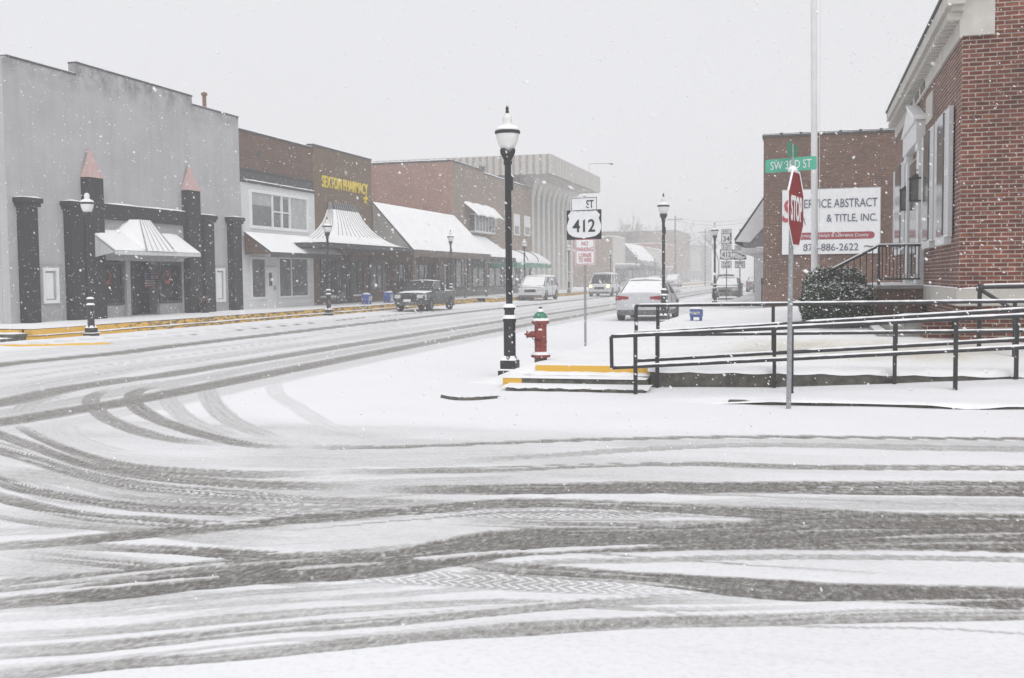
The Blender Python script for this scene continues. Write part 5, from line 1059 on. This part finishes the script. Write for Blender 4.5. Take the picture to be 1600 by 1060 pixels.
# flagpole
fp = PY(1273.5, 418, 28.0); FP = thing('flagpole', 'tall white flagpole rising out of the round bushes', 'flagpole', (fp.x, 28.0, .4))
t_ = PY(1271.5, -30, 28.0); dx = t_.x-fp.x
g = MB(); g.tube([(0, 0, 0), (dx, 0, t_.z-.4), (dx*1.3, 0, 11.5)], [.09, .075, .06], 14); pl = g.build('pole', 'white_paint', FP, off=Z0, smooth=True)
g = MB(); g.lathe([(.03, 0), (.1, .05), (.1, .12), (.02, .2)], (dx*1.3, 0, 11.5), 12); g.build('ball', 'galvanised', FP, off=Z0); g = MB(); g.tube([(.095, -.03, .9), (.09, -.03, 11.3)], .006, 4); g.box(.07, .11, -.05, .0, 1.2, 1.35); g.build('halyard', 'white_paint', FP, off=Z0)

# ---- ramp handrails
def rail_run(name, label, Y_, tops, lows, posts, loop=None, cat='handrail'):
    o = thing(name, label, cat, (tops[0][0], Y_, 0)); r_ = .026
    g = MB(); g.tube([(x, Y_, z_) for x, z_ in tops], r_, 8); g.build('top_rail', 'black_metal', o)
    g = MB(); g.tube([(x, Y_, z_) for x, z_ in lows], r_, 8); g.build('lower_rail', 'black_metal', o)
    if loop: g = MB(); g.tube([(tops[0][0], Y_, tops[0][1]), (lows[0][0], Y_, lows[0][1])], r_, 8); g.build('end_loop', 'black_metal', o)
    for x, a, c_ in posts: g = MB(); g.box(x-.025, x+.025, Y_+.0-.025, Y_+.025, a, c_); g.build('post', 'black_metal', o)
    g = MB()
    for line in (tops, lows):
        pts = []
        for (x0, z0), (x1, z1) in zip(line[:-1], line[1:]):
            n = max(2, int(abs(x1-x0)/.09)); pts += [(x0+(x1-x0)*i/n, Y_, z0+(z1-z0)*i/n+r_*.75) for i in range(n)]
        keep = []
        for p_ in pts:
            on = vnoise(np.array([p_[0]*1.3+Y_*3]), np.array([0.]), 61)[0] > .22-.1*(p_[0] > 0)
            keep.append(on)
        run = []
        for p_, on in list(zip(pts, keep))+[(None, False)]:
            if on: run.append(p_)
            else:
                if len(run) > 2: g.tube(run, [.006]+[random.uniform(.017, .024) for _ in run[1:-1]]+[.006], 6)
                run = []
    g.build('snow_cap', 'snow', o, smooth='all'); return o
def fz(px, py, Y): q = PY(px, py, Y); return (q.x, q.z)
Yf, Yb, Yl = 14.3, 15.08, 16.8
def ext(a, b_, X): s_ = (b_[1]-a[1])/(b_[0]-a[0]); return (X, b_[1]+s_*(X-b_[0]))
ta, tb = fz(955, 526, Yf), fz(1600, 493.5, Yf); la, lb = fz(956, 575, Yf), fz(1600, 543, Yf)
def zon(a, b_, x): return a[1]+(b_[1]-a[1])*(x-a[0])/(b_[0]-a[0])
xs_ = [fz(993, 570, Yf)[0], fz(1237, 570, Yf)[0], fz(1493, 570, Yf)[0]]; dxp = xs_[2]-xs_[1]; xs_ += [xs_[2]+dxp, xs_[2]+2*dxp]
rail_run('ramp_handrail', 'front black pipe handrail with squared end loop, nearest the street', Yf, [ta, ext(ta, tb, 7.2)], [la, ext(la, lb, 7.2)], [(x, (-.12 if x < -1 else -.02 if x < 1 else .05), zon(ta, tb, x)) for x in xs_], True)
ta, tb = fz(991, 521, Yb), fz(1600, 484, Yb); la, lb = fz(994, 564, Yb), fz(1600, 530.5, Yb)
xs_ = [fz(1027, 560, Yb)[0], fz(1210, 560, Yb)[0], fz(1398, 560, Yb)[0], fz(1588, 560, Yb)[0]]; xs_ += [xs_[-1]+1.65, xs_[-1]+3.3]
rail_run('ramp_handrail', 'rear sloping black pipe handrail just in front of the concrete wall', Yb, [ta, ext(ta, tb, 7.5)], [la, ext(la, lb, 7.5)], [(x, -.1 if x < -1 else .03, zon(ta, tb, x)) for x in xs_])
ta, tb = fz(993, 478, Yl), fz(1600, 471, Yl); la, lb = fz(1027, 523.5, Yl), fz(1600, 517.5, Yl)
xs_ = [fz(1028, 520, Yl)[0], fz(1208, 520, Yl)[0], fz(1400, 520, Yl)[0], fz(1585, 520, Yl)[0], 4.6]
rl_ = rail_run('walk_handrail', 'level black pipe handrail highest and farthest back above the concrete wall', Yl, [ta, ext(ta, tb, 7.5)], [la, ext(la, lb, 7.5)], [(x, .2, zon(ta, tb, x)) for x in xs_]+[(ta[0]+.01, fz(995, 517, Yl)[1], ta[1])])

# ---- bushes
m, t, b = new('bush_leaf'); oi = t.nodes.new('ShaderNodeNewGeometry')
t.links.new(ramp(t, noise(t, oi.outputs['Position'], 9, 4, .7), [(.35, (.018, .028, .016)), (.55, (.04, .058, .032)), (.75, (.075, .09, .055))]), b.inputs['Base Color']); b.inputs['Roughness'].default_value = .6
def bush(label, c, rad, n, snowfrac, seed):
    rnd = random.Random(seed); o = thing('round_bush', label, 'bush', (c[0], c[1], c[2]), group='clipped round bushes by the entrance'); lf_ = MB(); sn = MB()
    for i in range(n):
        u_v = Vector((rnd.gauss(0, 1), rnd.gauss(0, 1), rnd.gauss(0, 1))).normalized()
        if u_v.z < -.55: u_v.z *= -.3
        k = rnd.uniform(.72, 1.0)**.6; bumpy = 1+.09*math.sin(u_v.x*7+seed)*math.cos(u_v.z*6+u_v.y*5)+.06*math.sin(u_v.x*17+seed*2)*math.sin(u_v.z*15+u_v.y*13)
        sq = 1/max(.62, (abs(u_v.x)**3.6+abs(u_v.y)**3.6+abs(u_v.z)**3.6)**(1/3.6))
        p_ = Vector((u_v.x*rad[0]*k*bumpy*sq, u_v.y*rad[1]*k*bumpy*sq, max(0, rad[2]+u_v.z*rad[2]*k*bumpy*sq)))
        e1 = Vector((rnd.gauss(0, 1), rnd.gauss(0, 1), rnd.gauss(0, .6))).normalized(); e2 = e1.cross(u_v+Vector((rnd.gauss(0, .5), rnd.gauss(0, .5), rnd.gauss(0, .5)))).normalized(); s_ = rnd.uniform(.018, .036)
        q = [p_+e1*s_*1.5, p_+e2*s_*.7, p_-e1*s_*1.5, p_-e2*s_*.7]
        up = u_v.z
        if k > .9 and rnd.random() < snowfrac*(.16+.45*max(0, up+.1)): s2 = rnd.uniform(.4, .95); sn.add([p_+Vector((a*s2, b_*s2, c_*s2)) for a, b_, c_ in ((.03,0,0),(-.03,0,0),(0,.03,0),(0,-.03,0),(0,0,.02),(0,0,-.01))], [(0,2,4),(2,1,4),(1,3,4),(3,0,4),(2,0,5),(1,2,5),(3,1,5),(0,3,5)])
        else: lf_.add(q, [(0, 1, 2, 3)])
    for _ in range(70):
        a, e_ = rnd.uniform(0, 6.28), rnd.uniform(.1, 1.4); dv_ = Vector((math.cos(a)*math.cos(e_), math.sin(a)*math.cos(e_), math.sin(e_))); q0 = Vector((dv_.x*rad[0]*.95, dv_.y*rad[1]*.95, rad[2]*(1+dv_.z)*.98)); q1 = q0+(dv_+Vector((rnd.gauss(0, .3), rnd.gauss(0, .3), .4))).normalized()*rnd.uniform(.05, .15)
        lf_.tube([q0, q1], [.006, .002], 4)
        for k in (.4, .7, 1.): c_ = q0+(q1-q0)*k; e1 = Vector((rnd.gauss(0, 1), rnd.gauss(0, 1), rnd.gauss(0, .6))).normalized()*.03; e2 = Vector((0, 0, .014)); lf_.add([c_+e1, c_+e2, c_-e1, c_-e2], [(0, 1, 2, 3)])
    lf_.build('foliage', 'bush_leaf', o, off=Z0); sn.build('snow_cap', 'snow', o, off=Z0, smooth='all')
    g = MB()
    for k in range(5): a = rnd.uniform(0, 6.28); g.tube([(0, 0, 0), (rad[0]*.4*math.cos(a), rad[1]*.4*math.sin(a), rad[2]*.9)], [.03, .01], 5)
    g.lathe([(rad[0]*.3, .1), (rad[0]*.68, rad[2]*.5), (rad[0]*.72, rad[2]*1.2), (rad[0]*.4, rad[2]*1.6)], Z0, 10); g.build('stems', 'bark', o, off=Z0)
bc0, bc1 = PY(1250, 500, 22.4), PY(1366, 500, 22.4)
bush('nearer squat bush, wide and flat-topped, dusted with snow', ((bc0.x+bc1.x)/2, 22.4, .48), ((bc1.x-bc0.x)/2*.95, .75, .47), 15000, .6, 3)
c0, c1 = PY(1258, 450, 25.0), PY(1350, 450, 25.0)
bush('rear rounder bush standing taller behind the flat-topped one', ((c0.x+c1.x)/2, 25.0, .5), ((c1.x-c0.x)/2*1.0, .7, .62), 11000, .6, 5)
# bent weed stalk at the stop sign, over the rail
# ---- blue boxes
def blue_box(label, loc, s_=1, rz=0):
    o = thing('newspaper_box', label, 'box', loc, rz=rz, group='blue boxes on the sidewalks'); g = MB(); g.box(-.25*s_, .25*s_, -.2, .2, .14, .52*s_); g.build('body', 'blue_plastic', o, off=Z0, bevel=.03)
    g = MB()
    for x_ in (-.18, .18):
        for y_ in (-.13, .13): g.box(x_*s_-.03, x_*s_+.03, y_-.03, y_+.03, 0, .139)
    g.box(-.26*s_, .26*s_, -.21, .21, .0, .03); g.build('feet', 'blue_plastic', o, off=Z0); g = MB(); g.box(-.18*s_, .18*s_, -.212, -.201, .22, .42*s_); g.build('window', 'glass_pale', o, off=Z0)
    g = MB(); snow_strip(g, -.25*s_, .25*s_, -.2, .2, .522*s_, .06, .12); g.build('snow_cap', 'snow', o, off=Z0, smooth='all')
q = PY(1088, 496, 31.5); blue_box('blue box standing alone in the snow between the second and third near lamp posts', (q.x, 31.5, .26), .72)
q = PX(573, 474, FX+2.2); blue_box('blue box left of the pair in front of the pharmacy', (q.x, q.y, ZW), 1, R(90)); q = PX(607, 473, FX+2.2); blue_box('blue box next to the parked dark pickup', (q.x, q.y, ZW), 1.1, R(90))
q = PY(1184, 462, 78); blue_box('tiny blue box at the foot of the lamp under the awning', (q.x, 78.0, .2), 1.1)

# ================================================================== VEHICLES
def wheel(parent, x, y, r_, wd=.22):
    g = MB(); sgn = 1 if y > 0 else -1
    prof_ = [(r_*.62, -wd/2), (r_*.95, -wd/2), (r_, -wd/2+.03), (r_, wd/2-.03), (r_*.95, wd/2), (r_*.62, wd/2)]
    n = 22; vs = [(x+a*math.cos(2*math.pi*k/n), y+b_, r_+a*math.sin(2*math.pi*k/n)) for a, b_ in prof_ for k in range(n)]
    fs = [(i*n+k, i*n+(k+1) % n, (i+1)*n+(k+1) % n, (i+1)*n+k) for i in range(5) for k in range(n)]; g.add(vs, fs+[tuple(range(n)), tuple(range(5*n, 6*n))])
    w_ = g.build('wheel', 'rubber', parent, off=Z0, smooth=True)
    g = MB(); yy = y+sgn*(wd/2+.004)
    for k in range(6): a = k*math.pi/3; c_, s_ = math.cos(a), math.sin(a); g.hexa([(x-s_*.03, yy, r_+c_*.03), (x+s_*.03, yy, r_-c_*.03), (x+c_*r_*.58+s_*.04, yy, r_+s_*r_*.58-c_*.04), (x+c_*r_*.58-s_*.04, yy, r_+s_*r_*.58+c_*.04)], [(x-s_*.03, yy+sgn*.015, r_+c_*.03), (x+s_*.03, yy+sgn*.015, r_-c_*.03), (x+c_*r_*.58+s_*.04, yy+sgn*.015, r_+s_*r_*.58-c_*.04), (x+c_*r_*.58-s_*.04, yy+sgn*.015, r_+s_*r_*.58+c_*.04)])
    g.build('rim', 'alloy', w_, off=Z0)
def car(name, label, cat, loc, rz, P, paint, group=None):
    """P: length, half width, body stations (x, z_bottom, z_top, width factor), cabin (x0,x1,x2,x3,z_belt,z_roof), wheels; x forward"""
    o = thing(name, label, cat, loc, rz, group); hw = P['hw']
    def ring(x, zb, zt, wf):
        w_ = hw*wf; zm = zb+(zt-zb)*.45
        return [(x, -w_*.9, zb), (x, -w_*.985, zb+(zt-zb)*.15), (x, -w_, zm), (x, -w_*.975, zb+(zt-zb)*.8), (x, -w_*.90, zt-.015), (x, -w_*.5, zt+.012), (x, 0, zt+.018), (x, w_*.5, zt+.012), (x, w_*.90, zt-.015), (x, w_*.975, zb+(zt-zb)*.8), (x, w_, zm), (x, w_*.985, zb+(zt-zb)*.15), (x, w_*.9, zb)]
    g = MB(); g.loft([ring(*s_) for s_ in P['body']]); bo = g.build('body', paint, o, off=Z0, smooth=True)
    wb, r_ = P['wheels'], P['r']
    for x in wb:
        for s_ in (-1, 1):
            g = MB(); n = 16; yy = s_*hw*.992; g.prism([(x+(r_+.07)*math.cos(math.pi*k/n-.15+k*.3/n), yy-.1*s_, r_+(r_+.07)*math.sin(math.pi*k/n-.15+k*.3/n)) for k in range(n+1)]+[(x-(r_+.06), yy-.1*s_, P['body'][2][1]-.02), (x+(r_+.06), yy-.1*s_, P['body'][2][1]-.02)], (0, s_*.108, 0)); g.build('wheel_arch', 'rubber', o, off=Z0)
            wheel(o, x, s_*(hw-.10), r_)
    x0, x1, x2, x3, zb, zr = P['cabin']; wb_, wr = hw*.93, hw*P.get('roofw', .74)
    gl = [[(x0, -wb_*.96, zb), (x0, wb_*.96, zb), (x1, wr*.97, zr-.03), (x1, -wr*.97, zr-.03)]]
    g = MB(); g.hexa([(x0, -wb_, zb-.05), (x3, -wb_, zb-.05), (x3, wb_, zb-.05), (x0, wb_, zb-.05)], [(x1, -wr, zr-.04), (x2, -wr, zr-.04), (x2, wr, zr-.04), (x1, wr, zr-.04)]); g.build('windows', 'glass_dark', o, off=Z0)
    # roof skin and pillars
    g = MB(); xm = (x1+x2)/2
    g.loft([[(x, -wr-.015, zr-.07), (x, -wr*.97, zr-.012+dz), (x, -wr*.5, zr+.02+dz), (x, 0, zr+.03+dz), (x, wr*.5, zr+.02+dz), (x, wr*.97, zr-.012+dz), (x, wr+.015, zr-.07)] for x, dz in ((x1-.03, -.02), (x1+.12, 0), (xm, .02), (x2-.12, 0), (x2+.03, -.02))])
    rf = g.build('roof', paint, o, off=Z0, smooth=True)
    g = MB()
    for s_ in (-1, 1):
        for a, c_ in (((x0-.01, s_*wb_*1.0, zb-.04), (x1-.01, s_*wr*1.0, zr-.03)), ((x3+.01, s_*wb_, zb-.04), (x2+.01, s_*wr, zr-.03))): g.tube([a, c_], .035, 6)
        for f_ in P.get('pillars', (.5,)): xa = x0+(x3-x0)*f_; xb = x1+(x2-x1)*f_; g.tube([(xa, s_*wb_*1.005, zb-.04), (xb, s_*wr*1.01, zr-.04)], .03, 6)
        g.tube([(x0, s_*wb_*1.0, zb-.02), (x3, s_*wb_*1.0, zb-.02)], .022, 6)
    g.build('pillars', paint, o, off=Z0, smooth=True)
    for s_ in (-1, 1): g = MB(); xm_ = x3-.28; g.box(xm_-.06, xm_+.06, s_*hw*.98, s_*(hw+.17), zb-.0, zb+.14); g.build('mirror', paint if P.get('mir', 1) else 'rubber', o, off=Z0, bevel=.02)
    # door lines, handles
    for s_ in (-1, 1):
        g = MB(); yy = s_*hw*1.0
        for f_ in P.get('doors', (.08, .5, .92)): xa = x0+(x3-x0)*f_; g.box(xa-.006, xa+.006, yy-.012*s_, yy+.003*s_, .34, zb-.06)
        g.build('door_line', 'rubber', o, off=Z0)
    L_ = P['L']; f = P['front']; rx_ = P['rear']
    g = MB(); g.box(f-.02, f+.035, -hw*.42, hw*.42, P['gz'][0], P['gz'][1]); g.build('grille', 'rubber', o, off=Z0, bevel=.01)
    for s_ in (-1, 1):
        g = MB(); z0_, z1_ = P['hl']; g.hexa([(f-.28, s_*hw*.94, z0_), (f+.03, s_*hw*.5, z0_), (f+.03, s_*hw*.84, z0_), (f-.25, s_*hw*.985, z0_)], [(f-.3, s_*hw*.9, z1_), (f-.01, s_*hw*.5, z1_), (f-.02, s_*hw*.84, z1_), (f-.3, s_*hw*.97, z1_)]); g.build('headlight', P.get('hlm', 'lens_clear'), o, off=Z0)
        z0_, z1_ = P['tl']; g = MB(); a_ = P.get('tin', .5)
        g.hexa([(rx_-.02, s_*hw*a_, z0_+.05), (rx_-.02, s_*hw*.93, z0_), (rx_+.30, s_*hw*1.0, z0_+.03), (rx_+.2, s_*hw*a_, z0_+.05)], [(rx_+.0, s_*hw*a_, z1_-.04), (rx_+.0, s_*hw*.9, z1_), (rx_+.30, s_*hw*.965, z1_), (rx_+.2, s_*hw*a_, z1_-.04)]); g.build('taillight', 'tail_red', o, off=Z0)
    g = MB(); g.box(rx_-.022, rx_+.02, -.26, .26, P['pz'], P['pz']+.13); g.build('plate', 'sign_white', o, off=Z0)
    for xx, sg_ in ((f, 1), (rx_, -1)): g = MB(); g.box(xx-.12, xx+.035 if sg_ > 0 else xx-.035, -hw*.86, hw*.86, P['body'][2][1]-.02, P['body'][2][1]+.14) if sg_ > 0 else g.box(xx-.028, xx+.12, -hw*.86, hw*.86, P['body'][2][1]-.02, P['body'][2][1]+.16); g.build('bumper', 'grime', o, off=Z0, bevel=.02)
    for x in [(wb[0]+wb[1])/2]:
        for s_ in (-1, 1): g = MB(); ya_, yb_ = sorted((s_*hw*.965, s_*hw*1.004)); g.box(wb[0]+r_+.1, wb[1]-r_-.1, ya_, yb_, P['body'][2][1]-.02, P['body'][2][1]+.12); g.build('rocker', 'grime', o, off=Z0)
    # snow
    sn = P.get('snow', 1)
    if sn:
        def blanket(rows, nm='snow_cap'):
            g = MB(); g.loft(rows, closed=False); return g.build(nm, 'snow', o, off=Z0, smooth='all')
        t_ = .05*sn
        blanket([[(x, -wr*.97, zr-.02+dz*.3), (x, -wr*.9, zr+.0+dz), (x, -wr*.45, zr+.03+dz), (x, 0, zr+.04+dz), (x, wr*.45, zr+.03+dz), (x, wr*.9, zr+dz), (x, wr*.97, zr-.02+dz*.3)] for x, dz in ((x1-.02, 0), (x1+.1, t_), (xm, t_+.02), (x2-.1, t_), (x2+.02, 0))])
        def slope(xa, za, wa, xb, zb2, wb2, th_):
            g = MB(); g.hexa([(xa, -wa, za), (xb, -wb2, zb2), (xb, wb2, zb2), (xa, wa, za)], [(xa, -wa*.97, za+th_), (xb, -wb2*.97, zb2+th_), (xb, wb2*.97, zb2+th_), (xa, wa*.97, za+th_)]); g.build('snow_cap', 'snow', o, off=Z0, bevel=.015, smooth=True)
        if P.get('rearsnow', 1): slope(x0+.0, zb+.0, wb_*.9, x1+.0, zr-.05, wr*.92, .045)
        if P.get('frontsnow', 1): slope(x2, zr-.05, wr*.92, x3, zb+.0, wb_*.9, .045)
        B = P['body']
        for rng_ in ([s_ for s_ in B if s_[0] > x3-.12 and s_[0] < f-.08], [s_ for s_ in B if s_[0] < x0+.12 and s_[0] > rx_+.03]):
            if len(rng_) > 1: blanket([[(x, -hw*wf*.88, zt), (x, -hw*wf*.8, zt+.035), (x, 0, zt+.06), (x, hw*wf*.8, zt+.035), (x, hw*wf*.88, zt)] for x, zb_, zt, wf in sorted(rng_)])
    return o
sedan = dict(L=4.85, hw=.92, r=.33, front=2.42, rear=-2.42, wheels=(-1.42, 1.42), cabin=(-1.95, -.95, .25, 1.15, .95, 1.46), gz=(.5, .68), hl=(.62, .76), tl=(.76, .93), pz=.50, tin=.42,
    body=[(-2.42, .52, .86, .78), (-2.40, .36, .98, .90), (-2.2, .25, 1.02, .97), (-1.8, .2, 1.02, 1.), (-1.0, .2, .98, 1.), (0, .2, .96, 1.), (1.0, .2, .96, 1.), (1.6, .22, .88, .99), (2.1, .25, .78, .95), (2.38, .33, .68, .86), (2.42, .42, .6, .76)])
suv = dict(L=4.9, hw=.97, r=.35, front=2.45, rear=-2.45, wheels=(-1.5, 1.5), cabin=(-2.35, -2.05, .75, 1.75, 1.05, 1.72), roofw=.8, gz=(.6, .8), hl=(.72, .92), tl=(.95, 1.2), pz=.75, pillars=(.33, .64), tin=.7,
    body=[(-2.45, .5, 1.0, .85), (-2.42, .35, 1.07, .94), (-2.2, .25, 1.1, .99), (-1.5, .22, 1.09, 1.), (0, .22, 1.07, 1.), (1.2, .22, 1.06, 1.), (1.75, .24, 1.0, .99), (2.2, .28, .92, .94), (2.42, .36, .78, .86), (2.45, .45, .68, .76)])
van = dict(suv, cabin=(-2.38, -2.2, 1.0, 1.75, 1.1, 1.9), frontsnow=0, hlm='lens_clear')
truck = dict(L=5.3, hw=.96, r=.38, front=2.6, rear=-2.65, wheels=(-1.75, 1.65), cabin=(-.75, -.55, .55, 1.15, 1.16, 1.75), roofw=.8, gz=(.7, .95), hl=(.78, .98), tl=(.8, 1.1), pz=.55, pillars=(.15,), tin=.85, frontsnow=0, rearsnow=0, doors=(.05, .95), mir=0, snow=.3,
    body=[(-2.65, .55, 1.05, .92), (-2.6, .45, 1.13, .97), (-2.2, .42, 1.15, 1.), (-.8, .38, 1.15, 1.), (0, .38, 1.16, 1.), (1.15, .4, 1.14, 1.), (1.9, .42, 1.09, .99), (2.4, .45, 1.03, .96), (2.58, .5, .96, .9), (2.6, .55, .7, .86)])
UP, DN = R(90), R(-90)
def cpos(px, py): return G(px, py)
q = G(1003, 503); car('parked_car', 'pale silver sedan covered in snow, seen from behind with red taillights, near right kerb', 'car', (-5.80, q.y+2.6, 0), UP, sedan, 'car_silver')
tk = car('pickup_truck', 'dark green-grey pickup truck parked by the left kerb', 'pickup truck', (-18.75, 50.6, 0), DN, truck, 'car_dark'); tk.scale = (.88, .90, .86)
g = MB(); g.box(-2.5, -.85, -.78, .78, 1.151, 1.175); g.build('bed_snow', 'snow', tk, off=Z0); g = MB(); g.box(2.602, 2.64, -.3, .12, .58, .72); g.build('front_plate', 'sign_white', tk, off=Z0)
car('parked_car', 'white minivan under thick snow parked in front of the rounded awning', 'car', (-18.75, 74.2, 0), DN, suv, 'car_white')
vn_ = car('delivery_van', 'white van with lit yellowish headlights driving toward the camera', 'van', (-16.6, 88.6, 0), DN, van, 'car_white')
m, t, b = new('lit_lamp'); b.inputs['Emission Color'].default_value = (1, .72, .35, 1); b.inputs['Emission Strength'].default_value = 2.2; b.inputs['Base Color'].default_value = (.8, .6, .3, 1)
for s_ in (-1, 1): g = MB(); g.lathe([(.0, 0), (.13, .01), (.13, .05), (.0, .06)], Z0, 12); g.v = [(2.43+z_, s_*.72+x, .86+y) for x, y, z_ in g.v]; g.build('lit_headlight', 'lit_lamp', vn_, off=Z0)
q = G(1138, 469); car('parked_car', 'grey car dusted with snow facing the camera beside the far route signs', 'car', (-5.35, 74.8, 0), DN, dict(sedan, frontsnow=1), 'car_grey')
car('parked_car', 'snow-heaped car far up the left kerb beyond the concrete hall', 'car', (-18.4, 151, .1), DN, suv, 'car_white')
car('parked_car', 'low snow-covered silver car at the far left kerb, just short of the snow-heaped one', 'car', (-18.6, 133, .1), DN, sedan, 'car_silver')
car('distant_car', 'dark car approaching with faint lights, farthest down the road', 'car', (-11.5, 150, .0), DN, dict(sedan, snow=0), 'car_dark')
car('pickup_truck', 'faint dark truck seen between the utility pole and third lamp post', 'pickup truck', (-8.2, 112, .0), DN, truck, 'car_grey')
car('parked_car', 'faint car with a red taillight parked beyond the grey snowy car', 'car', (-4.9, 108, .0), UP, dict(sedan), 'car_grey')

# ---- poles, wires, far trees
def upole(label, x, y, h_, arm=1.2):
    o = thing('utility_pole', label, 'utility pole', (x, y, 0), group='utility poles at the street end'); g = MB(); g.tube([(0, 0, 0), (0, 0, h_)], [.16, .1], 8); g.build('pole', 'bark', o, off=Z0); g = MB(); g.box(-arm, arm, -.06, .06, h_-.7, h_-.55); g.build('crossarm', 'bark', o, off=Z0)
upole('utility pole with crossarm at the misty end of the left side', -19.8, 165, 11); upole('second thinner utility pole beyond the far shops', -17.5, 190, 10); upole('utility pole right of the road in the far mist', -3.2, 150, 10)
w_ = thing('overhead_wires', 'thin overhead wires crossing the misty street end', 'wires', (-18, 165, 0)); 
for dz in (0, .5): g = MB(); g.tube([(-19.8+16.6*a, 165-15*a, 10.2+dz-1.2*math.sin(math.pi*a)) for a in np.linspace(0, 1, 14)], .02, 4); g.build('wire', 'black_metal', w_)
def bare_tree(label, x, y, h_, seed):
    rnd = random.Random(seed); o = thing('bare_tree', label, 'tree', (x, y, 0), group='misty bare trees'); g = MB(); g.tube([(0, 0, 0), (.1, 0, h_*.35)], [.25, .16], 7); g.build('trunk', 'bark', o, off=Z0); g = MB()
    def br(p, d, l, r_, dep):
        e_ = p+d*l; g.tube([p, e_], [r_, r_*.6], 4, False)
        if dep: 
            for _ in range(3): br(p+d*l*rnd.uniform(.5, 1), (d+Vector((rnd.gauss(0, .5), rnd.gauss(0, .5), rnd.gauss(.1, .3)))).normalized(), l*rnd.uniform(.55, .8), r_*.6, dep-1)
    for _ in range(5): br(Vector((.1, 0, h_*.33)), Vector((rnd.gauss(0, .6), rnd.gauss(0, .6), 1)).normalized(), h_*.28, .13, 4)
    g.build('crown', 'bark', o, off=Z0)
for i, (x, y, h_, l) in enumerate(((-34, 205, 14, 'misty bare tree left behind the far shops'), (-29, 225, 15, 'misty bare tree in the middle behind the far shops'), (-10, 240, 13, 'bare tree closing the street in the mist'), (2, 215, 12, 'faint bare tree at the end of the right sidewalk'), (-20, 250, 15, 'faintest bare tree beyond the utility poles'))): bare_tree(l, x, y, h_, i+4)

# ================================================================== HAZE AND FALLING SNOW
m, t, b = new('haze_air'); t.nodes.remove(b); v = t.nodes.new('ShaderNodeVolumePrincipled'); v.inputs['Color'].default_value = (.99, .99, .995, 1); v.inputs['Density'].default_value = .0033; v.inputs['Anisotropy'].default_value = .1
t.links.new(v.outputs[0], t.nodes['Material Output'].inputs['Volume'])
g = MB(); g.box(-920, 920, -920, 920, -1.2, 16.5); hz = g.build('haze', 'haze_air'); struct(hz, 'stuff')
N = 26000; r_ = np.cbrt(rng.uniform(1.6**3, 34**3, N)) if False else rng.uniform(0, 1, N)
yy = 2.6+(40-2.6)*rng.random(N)**.62; az = np.radians(rng.uniform(-46, 15, N)); xx = yy*np.tan(az); zz_ = np.where(rng.random(N) < .8, rng.uniform(.05, 1, N)*(1.5+yy*.36), rng.uniform(.05, 2, N)); 
keep = ~((xx > 2.2) & (yy > 17.9)) & (zz_ < 12) & ~((xx < -24.4)); xx, yy, zz_ = xx[keep], yy[keep], zz_[keep]; N = len(xx)
sz = np.clip(rng.gamma(2.6, .0013, N)+.0014, .002, .009)*np.clip(.55+yy/14, .6, 1.5)
base = np.array([(1,0,0),(-1,0,0),(0,1,0),(0,-1,0),(0,0,1),(0,0,-1)], float); tri_ = np.array([(0,2,4),(2,1,4),(1,3,4),(3,0,4),(2,0,5),(1,2,5),(3,1,5),(0,3,5)])
el = 1+rng.gamma(1.2, .4, N); ddir = np.stack([-.75+rng.normal(0, .25, N), rng.normal(0, .2, N), .55+rng.normal(0, .25, N)], 1); ddir /= np.linalg.norm(ddir, axis=1)[:, None]
near = 34; xx[:near] = rng.uniform(-.85, .2, near); yy[:near] = rng.uniform(.9, 2.2, near); xx[:near] *= yy[:near]; zz_[:near] = 1.6+yy[:near]*rng.uniform(-.42, .30, near); sz[:near] = rng.uniform(.0016, .0034, near)
V = base[None]*sz[:, None, None]*rng.uniform(.6, 1.2, (N, 6, 1)); pr = (V*ddir[:, None]).sum(2, keepdims=True)*ddir[:, None]; V = V+pr*(el-1)[:, None, None]
V = V+np.stack([xx, yy, zz_], 1)[:, None]; V = V.reshape(-1, 3); T = (tri_[None]+np.arange(N)[:, None, None]*6).reshape(-1, 3).astype(np.int32)
N2 = 75000; P2 = np.stack([rng.uniform(-24.2, 1.5, N2), 58+140*rng.random(N2)**.8, rng.uniform(.3, 11, N2)], 1); P2[:, 0] = np.where((P2[:, 0] > -2.2), P2[:, 0]-3, P2[:, 0])   # heavy flakes up the street
tet = np.array([(1,1,1),(-1,-1,1),(-1,1,-1),(1,-1,-1)], float)*.014; V2 = (P2[:, None]+tet[None]*rng.uniform(.7, 1.4, (N2, 4, 1))).reshape(-1, 3)
T2 = (np.array([(0,1,2),(0,3,1),(0,2,3),(1,3,2)])[None]+np.arange(N2)[:, None, None]*4).reshape(-1, 3).astype(np.int32)+len(V); V = np.vstack([V, V2]); T = np.vstack([T, T2])
me = bpy.data.meshes.new('falling_snow'); me.vertices.add(len(V)); me.vertices.foreach_set('co', V.astype(np.float32).ravel()); me.loops.add(T.size); me.loops.foreach_set('vertex_index', T.ravel()); me.polygons.add(len(T)); me.polygons.foreach_set('loop_start', np.arange(len(T), dtype=np.int32)*3); me.polygons.foreach_set('use_smooth', np.ones(len(T), bool)); me.update()
plain('snowflake', (.85, .85, .86), .6, .02, 3); me.materials.append(M['snowflake']); o = bpy.data.objects.new('falling_snow', me); col.objects.link(o); struct(o, 'stuff')
